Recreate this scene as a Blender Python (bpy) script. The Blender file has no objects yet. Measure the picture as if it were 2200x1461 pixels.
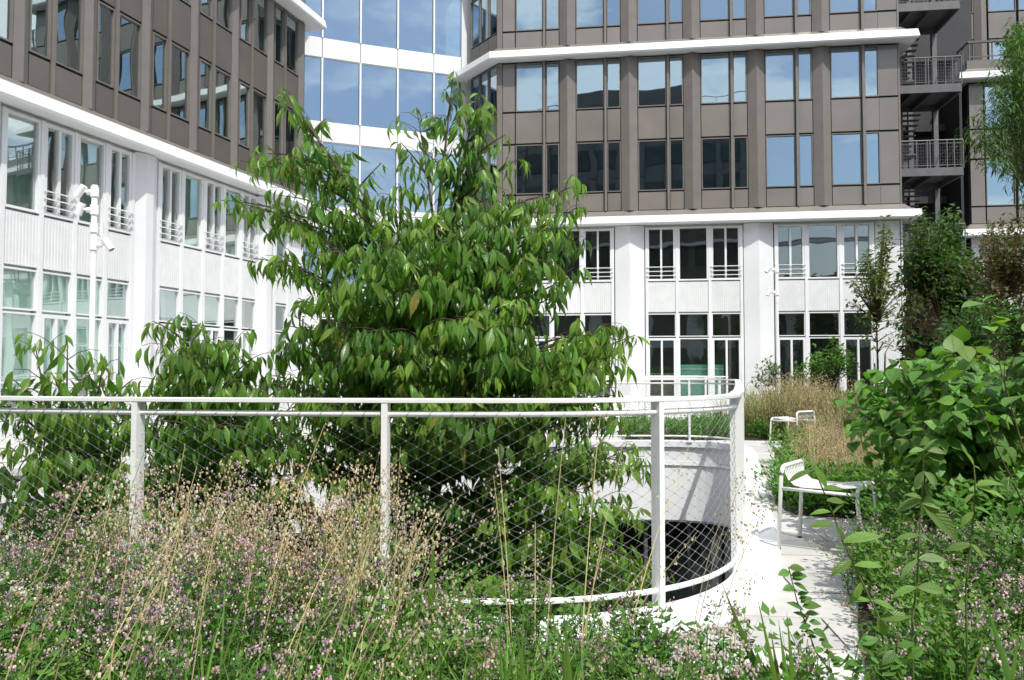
import bpy, math, random
import numpy as np
from mathutils import Vector, Matrix

S = bpy.context.scene
COL = S.collection
rnd = random.Random(7)
rng = np.random.default_rng(7)

# ------------------------------------------------------------------ camera, world, sun, exposure
F_PX, EYE = 1711.0, 1.33
PITCH = math.atan((797 - 730.5) / F_PX)
cam_d = bpy.data.cameras.new('camera')
cam_d.sensor_width = 36.0
cam_d.lens = F_PX / 2200 * 36.0
cam_d.clip_start = 0.05
cam_d.clip_end = 2000
cam = bpy.data.objects.new('camera', cam_d)
cam.location = (0, 0, EYE)
cam.rotation_euler = (math.pi / 2 + PITCH, 0, 0)
COL.objects.link(cam)
S.camera = cam

SUN_DIR = Vector((0.24, -0.60, 1.0)).normalized()
sun_d = bpy.data.lights.new('sun', 'SUN')
sun_d.energy = 3.4
sun_d.angle = math.radians(0.55)
sun_d.color = (1.0, 0.965, 0.90)
sun = bpy.data.objects.new('sun', sun_d)
sun.location = (10, -15, 40)
sun.rotation_euler = SUN_DIR.to_track_quat('Z', 'Y').to_euler()
COL.objects.link(sun)

W = bpy.data.worlds.new('World')
S.world = W
W.use_nodes = True
nt = W.node_tree
nt.nodes.clear()
out = nt.nodes.new('ShaderNodeOutputWorld')
bg = nt.nodes.new('ShaderNodeBackground')
bg.inputs['Strength'].default_value = 0.15
sky = nt.nodes.new('ShaderNodeTexSky')
sky.sky_type = 'NISHITA'
sky.sun_disc = False
sky.sun_elevation = math.asin(SUN_DIR.z)
sky.sun_rotation = math.atan2(SUN_DIR.x, SUN_DIR.y)
sky.air_density = 1.0
sky.dust_density = 2.0
tc = nt.nodes.new('ShaderNodeTexCoord')
mp = nt.nodes.new('ShaderNodeMapping')
mp.inputs['Scale'].default_value = (1.0, 1.0, 2.6)
nz = nt.nodes.new('ShaderNodeTexNoise')
nz.inputs['Scale'].default_value = 4.2
nz.inputs['Detail'].default_value = 8
nz.inputs['Roughness'].default_value = 0.58
cr = nt.nodes.new('ShaderNodeValToRGB')
cr.color_ramp.elements[0].position = 0.47
cr.color_ramp.elements[0].color = (0, 0, 0, 1)
cr.color_ramp.elements[1].position = 0.58
cr.color_ramp.elements[1].color = (0.85, 0.85, 0.85, 1)
mx = nt.nodes.new('ShaderNodeMixRGB')
mx.inputs[2].default_value = (8.5, 8.8, 9.2, 1)
nt.links.new(tc.outputs['Generated'], mp.inputs[0])
nt.links.new(mp.outputs[0], nz.inputs[0])
nt.links.new(nz.outputs[0], cr.inputs[0])
nt.links.new(cr.outputs[0], mx.inputs[0])
nt.links.new(sky.outputs[0], mx.inputs[1])
nt.links.new(mx.outputs[0], bg.inputs[0])
nt.links.new(bg.outputs[0], out.inputs[0])

S.view_settings.view_transform = 'Standard'
S.view_settings.look = 'None'
S.view_settings.gamma = 1.0
S.view_settings.use_curve_mapping = False
S.view_settings.exposure = 0.47
S.cycles.max_bounces = 8
S.cycles.transparent_max_bounces = 12
S.cycles.diffuse_bounces = 5
S.cycles.glossy_bounces = 3
S.cycles.sample_clamp_indirect = 6.0

# measured points of the photograph (2200 x 1461) turned into places in the courtyard
def ray(x, y):
    a = (x - 1100) / F_PX
    b = (730.5 - y) / F_PX
    c, s = math.cos(PITCH), math.sin(PITCH)
    return a, c - b * s, s + b * c
def at(x, y, Y):
    r = ray(x, y)
    t = Y / r[1]
    return Vector((r[0] * t, Y, EYE + r[2] * t))
def gnd(x, y, z=0.0):
    r = ray(x, y)
    t = (z - EYE) / r[2]
    return Vector((r[0] * t, r[1] * t, z))

# ------------------------------------------------------------------ materials
def nodes_of(m):
    m.use_nodes = True
    return m.node_tree
def mat(name, col, rough=0.5, spec=0.5, metal=0.0, var=0.08, nscale=3.0, bump=0.0, bscale=40.0, coat=0.0):
    m = bpy.data.materials.new(name)
    t = nodes_of(m)
    p = t.nodes['Principled BSDF']
    p.inputs['Roughness'].default_value = rough
    p.inputs['Specular IOR Level'].default_value = spec
    p.inputs['Metallic'].default_value = metal
    p.inputs['Coat Weight'].default_value = coat
    p.inputs['Coat Roughness'].default_value = 0.03
    tcn = t.nodes.new('ShaderNodeTexCoord')
    geo = t.nodes.new('ShaderNodeNewGeometry')
    n = t.nodes.new('ShaderNodeTexNoise')
    n.inputs['Scale'].default_value = nscale
    n.inputs['Detail'].default_value = 6
    t.links.new(geo.outputs['Position'], n.inputs['Vector'])
    r = t.nodes.new('ShaderNodeMapRange')
    r.inputs['From Min'].default_value = 0.3
    r.inputs['From Max'].default_value = 0.7
    r.inputs['To Min'].default_value = 1 - var
    r.inputs['To Max'].default_value = 1 + var
    t.links.new(n.outputs[0], r.inputs[0])
    oi = t.nodes.new('ShaderNodeObjectInfo')
    r2 = t.nodes.new('ShaderNodeMapRange')
    r2.inputs['To Min'].default_value = 1 - var * 0.8
    r2.inputs['To Max'].default_value = 1 + var * 0.8
    t.links.new(oi.outputs['Random'], r2.inputs[0])
    mul = t.nodes.new('ShaderNodeMath')
    mul.operation = 'MULTIPLY'
    t.links.new(r.outputs[0], mul.inputs[0])
    t.links.new(r2.outputs[0], mul.inputs[1])
    v = t.nodes.new('ShaderNodeVectorMath')
    v.operation = 'SCALE'
    v.inputs[0].default_value = col
    t.links.new(mul.outputs[0], v.inputs['Scale'])
    t.links.new(v.outputs[0], p.inputs['Base Color'])
    if bump:
        n2 = t.nodes.new('ShaderNodeTexNoise')
        n2.inputs['Scale'].default_value = bscale
        n2.inputs['Detail'].default_value = 4
        t.links.new(geo.outputs['Position'], n2.inputs['Vector'])
        b = t.nodes.new('ShaderNodeBump')
        b.inputs['Strength'].default_value = bump
        b.inputs['Distance'].default_value = 0.01
        t.links.new(n2.outputs[0], b.inputs['Height'])
        t.links.new(b.outputs[0], p.inputs['Normal'])
    return m
def glass(name, tint, gcol, f0, f1, wob=0.016):
    m = bpy.data.materials.new(name)
    t = nodes_of(m)
    t.nodes.remove(t.nodes['Principled BSDF'])
    o = t.nodes['Material Output']
    tr = t.nodes.new('ShaderNodeBsdfTransparent')
    tr.inputs[0].default_value = (*tint, 1)
    gl = t.nodes.new('ShaderNodeBsdfGlossy')
    gl.inputs['Color'].default_value = (*gcol, 1)
    gl.inputs['Roughness'].default_value = 0.012
    lw = t.nodes.new('ShaderNodeLayerWeight')
    lw.inputs[0].default_value = 0.35
    r = t.nodes.new('ShaderNodeMapRange')
    r.inputs['To Min'].default_value = f0
    r.inputs['To Max'].default_value = f1
    t.links.new(lw.outputs['Facing'], r.inputs[0])
    mxs = t.nodes.new('ShaderNodeMixShader')
    t.links.new(r.outputs[0], mxs.inputs[0])
    t.links.new(tr.outputs[0], mxs.inputs[1])
    t.links.new(gl.outputs[0], mxs.inputs[2])
    geo = t.nodes.new('ShaderNodeNewGeometry')
    n2 = t.nodes.new('ShaderNodeTexNoise')
    n2.inputs['Scale'].default_value = 0.7
    n2.inputs['Detail'].default_value = 1
    t.links.new(geo.outputs['Position'], n2.inputs['Vector'])
    b = t.nodes.new('ShaderNodeBump')
    b.inputs['Strength'].default_value = 0.35
    b.inputs['Distance'].default_value = wob
    t.links.new(n2.outputs[0], b.inputs['Height'])
    t.links.new(b.outputs[0], gl.inputs['Normal'])
    t.links.new(mxs.outputs[0], o.inputs[0])
    return m
def plant(name, trans=0.3, rough=0.45, veins=False, spec=0.4, vk=0.5):
    """colour comes from the point attribute 'col', varied leaf by leaf"""
    m = bpy.data.materials.new(name)
    t = nodes_of(m)
    p = t.nodes['Principled BSDF']
    p.inputs['Roughness'].default_value = rough
    p.inputs['Specular IOR Level'].default_value = spec
    a = t.nodes.new('ShaderNodeAttribute')
    a.attribute_name = 'col'
    geo = t.nodes.new('ShaderNodeNewGeometry')
    oi = t.nodes.new('ShaderNodeObjectInfo')
    ad = t.nodes.new('ShaderNodeMath')
    ad.operation = 'ADD'
    t.links.new(geo.outputs['Random Per Island'], ad.inputs[0])
    t.links.new(oi.outputs['Random'], ad.inputs[1])
    fr = t.nodes.new('ShaderNodeMath')
    fr.operation = 'FRACT'
    t.links.new(ad.outputs[0], fr.inputs[0])
    r = t.nodes.new('ShaderNodeMapRange')
    r.inputs['To Min'].default_value = 0.72
    r.inputs['To Max'].default_value = 1.3
    t.links.new(fr.outputs[0], r.inputs[0])
    hs = t.nodes.new('ShaderNodeHueSaturation')
    rh = t.nodes.new('ShaderNodeMapRange')
    rh.inputs['To Min'].default_value = 0.485
    rh.inputs['To Max'].default_value = 0.512
    t.links.new(fr.outputs[0], rh.inputs[0])
    t.links.new(rh.outputs[0], hs.inputs['Hue'])
    t.links.new(r.outputs[0], hs.inputs['Value'])
    t.links.new(a.outputs['Color'], hs.inputs['Color'])
    colr = hs.outputs[0]
    if veins:
        uv = t.nodes.new('ShaderNodeUVMap')
        sp = t.nodes.new('ShaderNodeSeparateXYZ')
        t.links.new(uv.outputs[0], sp.inputs[0])
        def M(op, i0, i1=None):
            q = t.nodes.new('ShaderNodeMath')
            q.operation = op
            for k, v in ((0, i0), (1, i1)):
                if v is None: continue
                if isinstance(v, (int, float)): q.inputs[k].default_value = v
                else: t.links.new(v, q.inputs[k])
            return q.outputs[0]
        au = M('ABSOLUTE', sp.outputs[0])
        w = M('SUBTRACT', M('MULTIPLY', sp.outputs[1], 9.0), M('MULTIPLY', au, 2.2))
        w = M('SINE', M('MULTIPLY', w, 6.2832))
        vein = M('POWER', M('MAXIMUM', w, 0.0), 6.0)
        mid = M('SUBTRACT', 1.0, M('MINIMUM', M('MULTIPLY', au, 14.0), 1.0))
        line = M('MAXIMUM', vein, mid)
        mc = t.nodes.new('ShaderNodeMixRGB')
        mc.blend_type = 'MIX'
        t.links.new(M('MULTIPLY', line, vk), mc.inputs[0])
        t.links.new(colr, mc.inputs[1])
        mc.inputs[2].default_value = (0.20, 0.31, 0.09, 1)
        colr = mc.outputs[0]
        b = t.nodes.new('ShaderNodeBump')
        b.inputs['Strength'].default_value = 0.4 + vk
        b.inputs['Distance'].default_value = 0.005
        b.invert = True
        t.links.new(M('MAXIMUM', M('MULTIPLY', w, 0.6), mid), b.inputs['Height'])
        t.links.new(b.outputs[0], p.inputs['Normal'])
    t.links.new(colr, p.inputs['Base Color'])
    tl = t.nodes.new('ShaderNodeBsdfTranslucent')
    t2 = t.nodes.new('ShaderNodeMixRGB')
    t2.blend_type = 'MULTIPLY'
    t2.inputs[0].default_value = 1
    t2.inputs[2].default_value = (1.5, 1.7, 0.6, 1)
    t.links.new(colr, t2.inputs[1])
    t.links.new(t2.outputs[0], tl.inputs[0])
    ms = t.nodes.new('ShaderNodeMixShader')
    ms.inputs[0].default_value = trans
    t.links.new(p.outputs[0], ms.inputs[1])
    t.links.new(tl.outputs[0], ms.inputs[2])
    t.links.new(ms.outputs[0], t.nodes['Material Output'].inputs[0])
    return m

M_white = mat('white_coated_metal', (0.70, 0.715, 0.72), 0.45, 0.4, var=0.06, nscale=0.7)
M_rail = mat('white_rail_paint', (0.84, 0.845, 0.83), 0.38, 0.5, var=0.04, nscale=9)
M_rib = mat('white_ribbed_metal', (0.64, 0.655, 0.65), 0.5, 0.3, var=0.05)
M_pave = mat('pale_concrete_slab', (0.50, 0.49, 0.465), 0.8, 0.2, var=0.13, nscale=2.2, bump=0.25, bscale=120)
M_joint = mat('slab_joint', (0.30, 0.29, 0.28), 0.9, 0.1)
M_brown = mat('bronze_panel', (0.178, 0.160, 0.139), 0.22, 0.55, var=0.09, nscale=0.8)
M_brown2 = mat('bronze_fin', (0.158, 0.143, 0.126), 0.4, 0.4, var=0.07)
M_gap = mat('black_gasket', (0.02, 0.02, 0.02), 0.7, 0.2)
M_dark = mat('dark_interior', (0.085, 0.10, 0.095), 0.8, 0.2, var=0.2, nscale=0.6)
M_floorin = mat('interior_slab', (0.22, 0.23, 0.22), 0.8, 0.2, var=0.15, nscale=0.8)
M_room = mat('pale_green_room', (0.30, 0.38, 0.34), 0.8, 0.2, var=0.15, nscale=0.6)
M_blind = mat('mint_blind', (0.70, 0.84, 0.77), 0.8, 0.2, var=0.06, nscale=0.7)
M_greyblind = mat('grey_blind', (0.58, 0.64, 0.66), 0.8, 0.2, var=0.06)
M_mint = mat('mint_board', (0.20, 0.46, 0.38), 0.6, 0.3)
M_steel = mat('dark_galvanised_steel', (0.115, 0.115, 0.118), 0.5, 0.4, metal=0.2, var=0.15)
M_cable = mat('stainless_cable', (0.44, 0.46, 0.44), 0.35, 0.5, metal=0.55, var=0.1)
M_soil = mat('dark_soil', (0.045, 0.035, 0.025), 0.95, 0.1, var=0.4, nscale=12, bump=0.8, bscale=30)
M_patio = mat('patio_floor', (0.16, 0.16, 0.15), 0.9, 0.2, var=0.25, nscale=1.5)
M_ground = mat('grey_ground', (0.2, 0.2, 0.19), 0.9, 0.2, var=0.2, nscale=0.5)
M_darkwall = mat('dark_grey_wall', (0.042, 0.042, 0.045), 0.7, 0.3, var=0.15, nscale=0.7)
M_bark = mat('grey_brown_bark', (0.12, 0.085, 0.06), 0.85, 0.2, var=0.3, nscale=14, bump=0.8, bscale=60)
M_twig = mat('green_twig', (0.15, 0.19, 0.06), 0.7, 0.3, var=0.2, nscale=10)
M_redtwig = mat('red_brown_twig', (0.14, 0.075, 0.055), 0.8, 0.2, var=0.2, nscale=10)
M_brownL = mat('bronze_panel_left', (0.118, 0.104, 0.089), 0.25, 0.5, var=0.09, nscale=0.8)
M_black = mat('black_rubber', (0.02, 0.02, 0.02), 0.8, 0.2)
G_blue = glass('reflective_glass', (0.42, 0.50, 0.47), (0.55, 0.71, 0.86), 0.36, 1.0)
G_brown = glass('office_glass', (0.50, 0.60, 0.54), (0.62, 0.77, 0.88), 0.33, 1.0)
G_white = glass('clear_window_glass', (0.95, 1.0, 0.97), (0.9, 0.95, 0.95), 0.10, 0.95)
G_left = glass('green_tinted_glass', (0.55, 0.68, 0.62), (0.84, 0.92, 0.95), 0.20, 0.95)
G_rim = glass('patio_glass', (0.5, 0.58, 0.55), (0.9, 0.95, 0.95), 0.2, 0.9)
P_big = plant('large_leaf', 0.33, 0.30, True, 0.6)
P_shrub = plant('shrub_leaf', 0.30, 0.42, True, 0.4, 0.22)
P_small = plant('small_plant', 0.28, 0.55, False, 0.3)
P_dry = plant('dry_plant', 0.2, 0.7, False, 0.2)

# ------------------------------------------------------------------ objects
def tag(o, label=None, cat=None, group=None, kind=None):
    if label: o['label'] = label
    if cat: o['category'] = cat
    if group: o['group'] = group
    if kind: o['kind'] = kind
    return o
def link(name, me, parent=None, loc=(0, 0, 0), rz=0.0):
    o = bpy.data.objects.new(name, me)
    o.location = loc
    o.rotation_euler = (0, 0, rz)
    COL.objects.link(o)
    if parent is not None: o.parent = parent
    return o
def thing(name, label, cat, loc=(0, 0, 0), rz=0.0, group=None):
    return tag(link(name, None, None, loc, rz), label, cat, group)
class MB:
    def __init__(s):
        s.v, s.f = [], []
    def box(s, x0, x1, y0, y1, z0, z1):
        b = len(s.v)
        s.v += [(x0, y0, z0), (x1, y0, z0), (x1, y1, z0), (x0, y1, z0), (x0, y0, z1), (x1, y0, z1), (x1, y1, z1), (x0, y1, z1)]
        s.f += [(b, b+3, b+2, b+1), (b+4, b+5, b+6, b+7), (b, b+1, b+5, b+4), (b+1, b+2, b+6, b+5), (b+2, b+3, b+7, b+6), (b+3, b, b+4, b+7)]
        return s
    def prism(s, poly, z0, z1):
        b, n = len(s.v), len(poly)
        s.v += [(x, y, z0) for x, y in poly] + [(x, y, z1) for x, y in poly]
        s.f += [tuple(b + i for i in reversed(range(n))), tuple(b + n + i for i in range(n))]
        s.f += [(b+i, b+(i+1) % n, b+n+(i+1) % n, b+n+i) for i in range(n)]
        return s
    def tube(s, pts, r, sides=8, r1=None, cap=True):
        pts = [Vector(p) for p in pts]
        n = len(pts)
        b = len(s.v)
        for i, p in enumerate(pts):
            d = (pts[min(i+1, n-1)] - pts[max(i-1, 0)]).normalized()
            u = d.cross(Vector((0, 0, 1)))
            if u.length < 0.05: u = d.cross(Vector((0, 1, 0)))
            u.normalize()
            w = u.cross(d)
            rr = r if r1 is None else r + (r1 - r) * i / (n - 1)
            for k in range(sides):
                a = 2 * math.pi * k / sides
                s.v.append(tuple(p + (u * math.cos(a) + w * math.sin(a)) * rr))
        for i in range(n - 1):
            for k in range(sides):
                k2 = (k + 1) % sides
                s.f.append((b+i*sides+k, b+i*sides+k2, b+(i+1)*sides+k2, b+(i+1)*sides+k))
        if cap:
            s.f.append(tuple(b + k for k in reversed(range(sides))))
            s.f.append(tuple(b + (n-1)*sides + k for k in range(sides)))
        return s
    def sweep(s, path, prof, closed=False):
        """path: 2D points; prof: (outward, z) profile, swept with mitred corners; outward is to the right of travel"""
        n, m, b = len(path), len(prof), len(s.v)
        P = [Vector(p) for p in path]
        for i in range(n):
            if closed: a, c = P[i-1], P[(i+1) % n]
            else: a, c = P[max(i-1, 0)], P[min(i+1, n-1)]
            d0 = (P[i] - a) if (P[i] - a).length > 1e-9 else (c - P[i])
            d1 = (c - P[i]) if (c - P[i]).length > 1e-9 else d0
            d0.normalize(); d1.normalize()
            n0 = Vector((d0.y, -d0.x)); n1 = Vector((d1.y, -d1.x))
            mm = (n0 + n1).normalized()
            k = 1 / max(0.35, mm.dot(n0))
            for o_, z in prof:
                q = P[i] + mm * (o_ * k)
                s.v.append((q.x, q.y, z))
        for i in range(n if closed else n - 1):
            j = (i + 1) % n
            for k in range(m):
                k2 = (k + 1) % m
                s.f.append((b+i*m+k, b+i*m+k2, b+j*m+k2, b+j*m+k))
        if not closed:
            s.f.append(tuple(b + k for k in range(m)))
            s.f.append(tuple(b + (n-1)*m + k for k in reversed(range(m))))
        return s
    def mesh(s, name, m, smooth=False, bevel=0.0):
        me = bpy.data.meshes.new(name)
        me.from_pydata(s.v, [], s.f)
        if m: me.materials.append(m)
        if smooth:
            me.polygons.foreach_set('use_smooth', [True] * len(me.polygons))
        me.update()
        return me
    def obj(s, name, m, parent=None, loc=(0, 0, 0), rz=0.0, smooth=False):
        return link(name, s.mesh(name, m, smooth), parent, loc, rz)
_cache = {}
def cached(key, fn):
    if key not in _cache: _cache[key] = fn()
    return _cache[key]
def bx(name, dims, m, parent, loc):
    d = tuple(round(q, 3) for q in dims)
    me = cached(('bx', name, d, m.name), lambda: MB().box(0, d[0], 0, d[1], 0, d[2]).mesh(name, m))
    return link(name, me, parent, loc)

# ------------------------------------------------------------------ setting: ground, deck, void
MB().box(-500, 500, -500, 900, -4.9, -4.5).obj('ground', M_ground)['kind'] = 'structure'
VOID = [(-2.97, 4.62), (-2.2, 4.44), (-1.4, 4.31), (-0.7, 4.235), (0.0, 4.20), (0.42, 4.26), (0.80, 4.42), (1.06, 4.62), (1.25, 4.85), (1.39, 5.10), (1.50, 5.45),
        (1.72, 6.15), (2.05, 7.3), (2.62, 9.3), (3.2, 11.4), (3.62, 12.9), (3.80, 13.7), (3.78, 14.1), (3.58, 14.42), (3.2, 14.62), (2.5, 14.7), (0.9, 14.6),
        (-1.2, 14.3), (-3.2, 13.72), (-5.0, 12.5), (-6.25, 11.2), (-6.9, 9.8), (-7.0, 8.4), (-6.5, 7.0), (-5.5, 5.9), (-4.3, 5.1)]
def smooth_loop(pts, k=3):
    """Catmull-Rom through the loop"""
    o, n = [], len(pts)
    for i in range(n):
        p0, p1, p2, p3 = (np.array(pts[(i + j) % n], float) for j in (-1, 0, 1, 2))
        for j in range(k):
            t = j / k
            o.append(tuple(0.5 * ((2*p1) + (-p0+p2)*t + (2*p0-5*p1+4*p2-p3)*t*t + (-p0+3*p1-3*p2+p3)*t**3)))
    return o
VL = smooth_loop(VOID, 3)          # runs counter-clockwise: right of travel is outside
def offset_loop(loop, d):
    n, o = len(loop), []
    for i in range(n):
        a, b, c = (Vector(loop[(i + j) % n]) for j in (-1, 0, 1))
        t = (c - a).normalized()
        o.append((b.x + t.y * d, b.y - t.x * d))
    return o
def inside(p, loop):
    x, y = p
    c, n = False, len(loop)
    for i in range(n):
        x0, y0 = loop[i]; x1, y1 = loop[(i+1) % n]
        if (y0 > y) != (y1 > y) and x < (x1 - x0) * (y - y0) / (y1 - y0) + x0: c = not c
    return c
VC = Vector((-1.3, 9.3))
def deck_sheet():
    b = MB()
    n = len(VL)
    for (x, y) in VL: b.v.append((x, y, -0.024))
    for (x, y) in VL:
        d = Vector((x, y)) - VC
        d.normalize()
        k = min(60 / max(abs(d.x), 1e-6), 60 / max(abs(d.y), 1e-6))
        q = VC + d * k
        b.v.append((q.x, q.y, -0.024))
    # corners of the square
    for i in range(n):
        j = (i + 1) % n
        b.f.append((i, n + i, n + j, j))
    return b
deck = tag(deck_sheet().obj('deck', M_joint), kind='structure')
# floor of the sunken patio
tag(MB().box(-14, 10, -3, 24, -4.4, -4.2).obj('patio_floor', M_patio), kind='structure')

def clip_poly(poly, a, b):
    """keep the side right of a->b (outside of the counter-clockwise loop)"""
    o = []
    def side(p): return (b[0]-a[0])*(p[1]-a[1]) - (b[1]-a[1])*(p[0]-a[0])
    for i in range(len(poly)):
        p, q = poly[i-1], poly[i]
        sp, sq = side(p), side(q)
        if (sp <= 0) != (sq <= 0):
            t = sp / (sp - sq)
            o.append((p[0] + t*(q[0]-p[0]), p[1] + t*(q[1]-p[1])))
        if sq <= 0: o.append(q)
    return o
KERB = offset_loop(VL, 0.20)
def slabs():
    cells = []
    ang = math.radians(-6)
    ca, sa = math.cos(ang), math.sin(ang)
    W_, D_, g = 1.2, 0.5, 0.006
    for j in range(-2, 62):
        for i in range(-12, 16):
            x0 = i * W_ + (0.6 if j % 2 else 0.0); y0 = j * D_
            r = [(x0+g, y0+g), (x0+W_-g, y0+g), (x0+W_-g, y0+D_-g), (x0+g, y0+D_-g)]
            r = [(x*ca - y*sa, x*sa + y*ca) for x, y in r]
            cx, cy = sum(p[0] for p in r)/4, sum(p[1] for p in r)/4
            if cy < 1.2 or cy > 30.5 or cx < -11 or cx > 8: continue
            if inside((cx, cy), KERB) and min((cx-k[0])**2 + (cy-k[1])**2 for k in KERB) > 0.6: continue
            dist = min((cx-k[0])**2 + (cy-k[1])**2 for k in KERB)
            if dist < 1.7:
                # clip by the nearest kerb edges
                idx = sorted(range(len(KERB)), key=lambda k: (cx-KERB[k][0])**2 + (cy-KERB[k][1])**2)[:3]
                for k in idx:
                    if not r: break
                    r = clip_poly(r, KERB[k], KERB[(k+1) % len(KERB)])
            if len(r) < 3: continue
            cells.append((cx, cy, r))
    cells.sort(key=lambda c: (abs(c[0] - 0.28*c[1]) if c[0] > 0 else 4 - c[0]) + 0.25 * c[1])
    far = MB()
    for n, (cx, cy, r) in enumerate(cells):
        if n < 290:
            h = rnd.uniform(-0.0012, 0.0012)
            rr = [(x - cx, y - cy) for x, y in r]
            MB().prism(rr, -0.022, 0.0 + h).obj('paving_slab', M_pave, deck, (cx, cy, 0))
        else:
            far.prism(r, -0.022, rnd.uniform(-0.001, 0.001))
    o = far.obj('paving_slab', M_pave, deck)
    o['kind'] = 'stuff'
slabs()

# kerb ring, drum wall of the void and the storey below it
rim = thing('void_rim', 'white curved metal rim and drum wall around the sunken patio opening', 'rim')
MB().sweep(VL, [(0.0, -0.06), (0.0, 0.045), (0.012, 0.055), (0.155, 0.055), (0.165, 0.047), (0.165, 0.018), (0.30, 0.018), (0.31, 0.010), (0.31, -0.02)], True).obj('kerb', M_white, rim)
MB().sweep(VL, [(0.05, -0.34), (0.05, -0.065), (0.09, -0.065), (0.09, -0.34)], True).obj('upper_band', M_white, rim)
MB().sweep(VL, [(0.03, -0.40), (0.03, -0.345), (0.1, -0.345), (0.1, -0.40)], True).obj('groove_strip', M_rail, rim)
MB().sweep(VL, [(0.10, -0.412), (0.10, -0.40), (0.14, -0.40), (0.14, -0.412)], True).obj('shadow_gap', M_gap, rim)
MB().sweep(VL, [(0.06, -1.40), (0.06, -0.412), (0.12, -0.412), (0.12, -1.40)], True).obj('drum_wall', M_white, rim)
MB().sweep(offset_loop(VL, 0.12), [(0.3, -1.44), (0.3, -1.401), (-0.02, -1.401), (-0.02, -1.44)], True).obj('soffit', M_white, rim)
gl_ = offset_loop(VL, 0.35)
MB().sweep(gl_, [(0.0, -4.2), (0.0, -1.44), (0.02, -1.44), (0.02, -4.2)], True).obj('glazing', G_rim, rim)
MB().sweep(offset_loop(VL, 2.6), [(0.0, -4.2), (0.0, -1.0), (0.1, -1.0), (0.1, -4.2)], True).obj('room_wall', M_floorin, rim)
for i in range(0, len(gl_), 3):
    a = Vector(gl_[i]); d = Vector(gl_[(i+1) % len(gl_)]) - a
    MB().box(-0.03, 0.03, -0.05, 0.06, -4.2, -1.44).obj('mullion', M_steel, rim, (a.x, a.y, 0), math.atan2(d.y, d.x))

# ------------------------------------------------------------------ buildings (local x along the facade, local y into the building)
def facade_root(name, label, P, Q, cat='building'):
    a = math.atan2(Q[1] - P[1], Q[0] - P[0])
    return thing(name, label, cat, (P[0], P[1], 0), a)
def window(par, s0, s1, z0, z1, fm, gm, fw=0.05, n0=-0.01, mull=None, name='window', proud=0.0):
    w, h = round(s1 - s0, 3), round(z1 - z0, 3)
    def fr():
        b = MB()
        b.box(0, w, n0, 0.10, 0, fw).box(0, w, n0, 0.10, h - fw, h)
        b.box(0, fw, n0, 0.10, fw, h - fw).box(w - fw, w, n0, 0.10, fw, h - fw)
        if mull: b.box(w*mull - 0.035, w*mull + 0.035, n0 + 0.004, 0.09, fw, h - fw)
        return b.mesh(name, fm)
    o = link(name, cached(('win', w, h, fm.name, fw, n0, mull), fr), par, (s0, 0, z0))
    gme = cached(('pane', w, h, gm.name, fw), lambda: MB().box(fw - 0.004, w - fw + 0.004, 0.05, 0.062, fw - 0.004, h - fw + 0.004).mesh('pane', gm))
    link('pane', gme, o)
    return o
def panel(par, s0, s1, z0, z1, m, n=0.0, name='panel', g=0.008):
    return bx(name, (s1 - s0 - 2*g, 0.05, z1 - z0 - 2*g), m, par, (s0 + g, n, z0 + g))
def ribbed(par, s0, s1, z0, z1, m=None):
    w, h = round(s1 - s0 - 0.02, 3), round(z1 - z0 - 0.02, 3)
    def mk():
        b = MB()
        k = max(2, int(w / 0.075)); p = w / k
        poly = [(0, 0.06), (0, 0.006)]
        for i in range(k):
            poly += [(i*p + p*0.08, 0.006), (i*p + p*0.18, 0.0), (i*p + p*0.74, 0.0), (i*p + p*0.84, 0.006)]
        poly += [(w, 0.006), (w, 0.06)]
        return b.prism(poly, 0, h).mesh('ribbed_panel', m or M_rib)
    return link('ribbed_panel', cached(('rib', w, h, (m or M_rib).name), mk), par, (s0 + 0.01, 0, z0 + 0.01))
def ridge(par, s0, s1, z0, z1, m, prot, name='pilaster', flat=0.0):
    w, h = round(s1 - s0, 3), round(z1 - z0, 3)
    c = w / 2
    poly = [(0, 0.03), (0, 0.0), (c - flat/2, -prot), (c + flat/2, -prot), (w, 0.0), (w, 0.03)] if flat else [(0, 0.03), (0, 0.0), (c, -prot), (w, 0.0), (w, 0.03)]
    return link(name, cached(('rdg', w, h, m.name, prot, flat), lambda: MB().prism(poly, 0, h).mesh(name, m)), par, (s0, 0, z0))
def cornice(par, path, z, h=0.30, out_=0.5, m=None, skirt=True):
    MB().sweep(path, [(-0.05, z + 0.02), (out_, z - 0.02), (out_ + 0.05, z + 0.03), (out_, z + h), (-0.05, z + h + 0.10)]).obj('cornice', m or M_white, par)
    if skirt:
        MB().sweep(path, [(-0.04, z + h + 0.101), (out_ * 0.55, z + h + 0.05), (0.06, z + h + 0.27), (-0.04, z + h + 0.27)]).obj('skirt', M_brown2, par)
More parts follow.
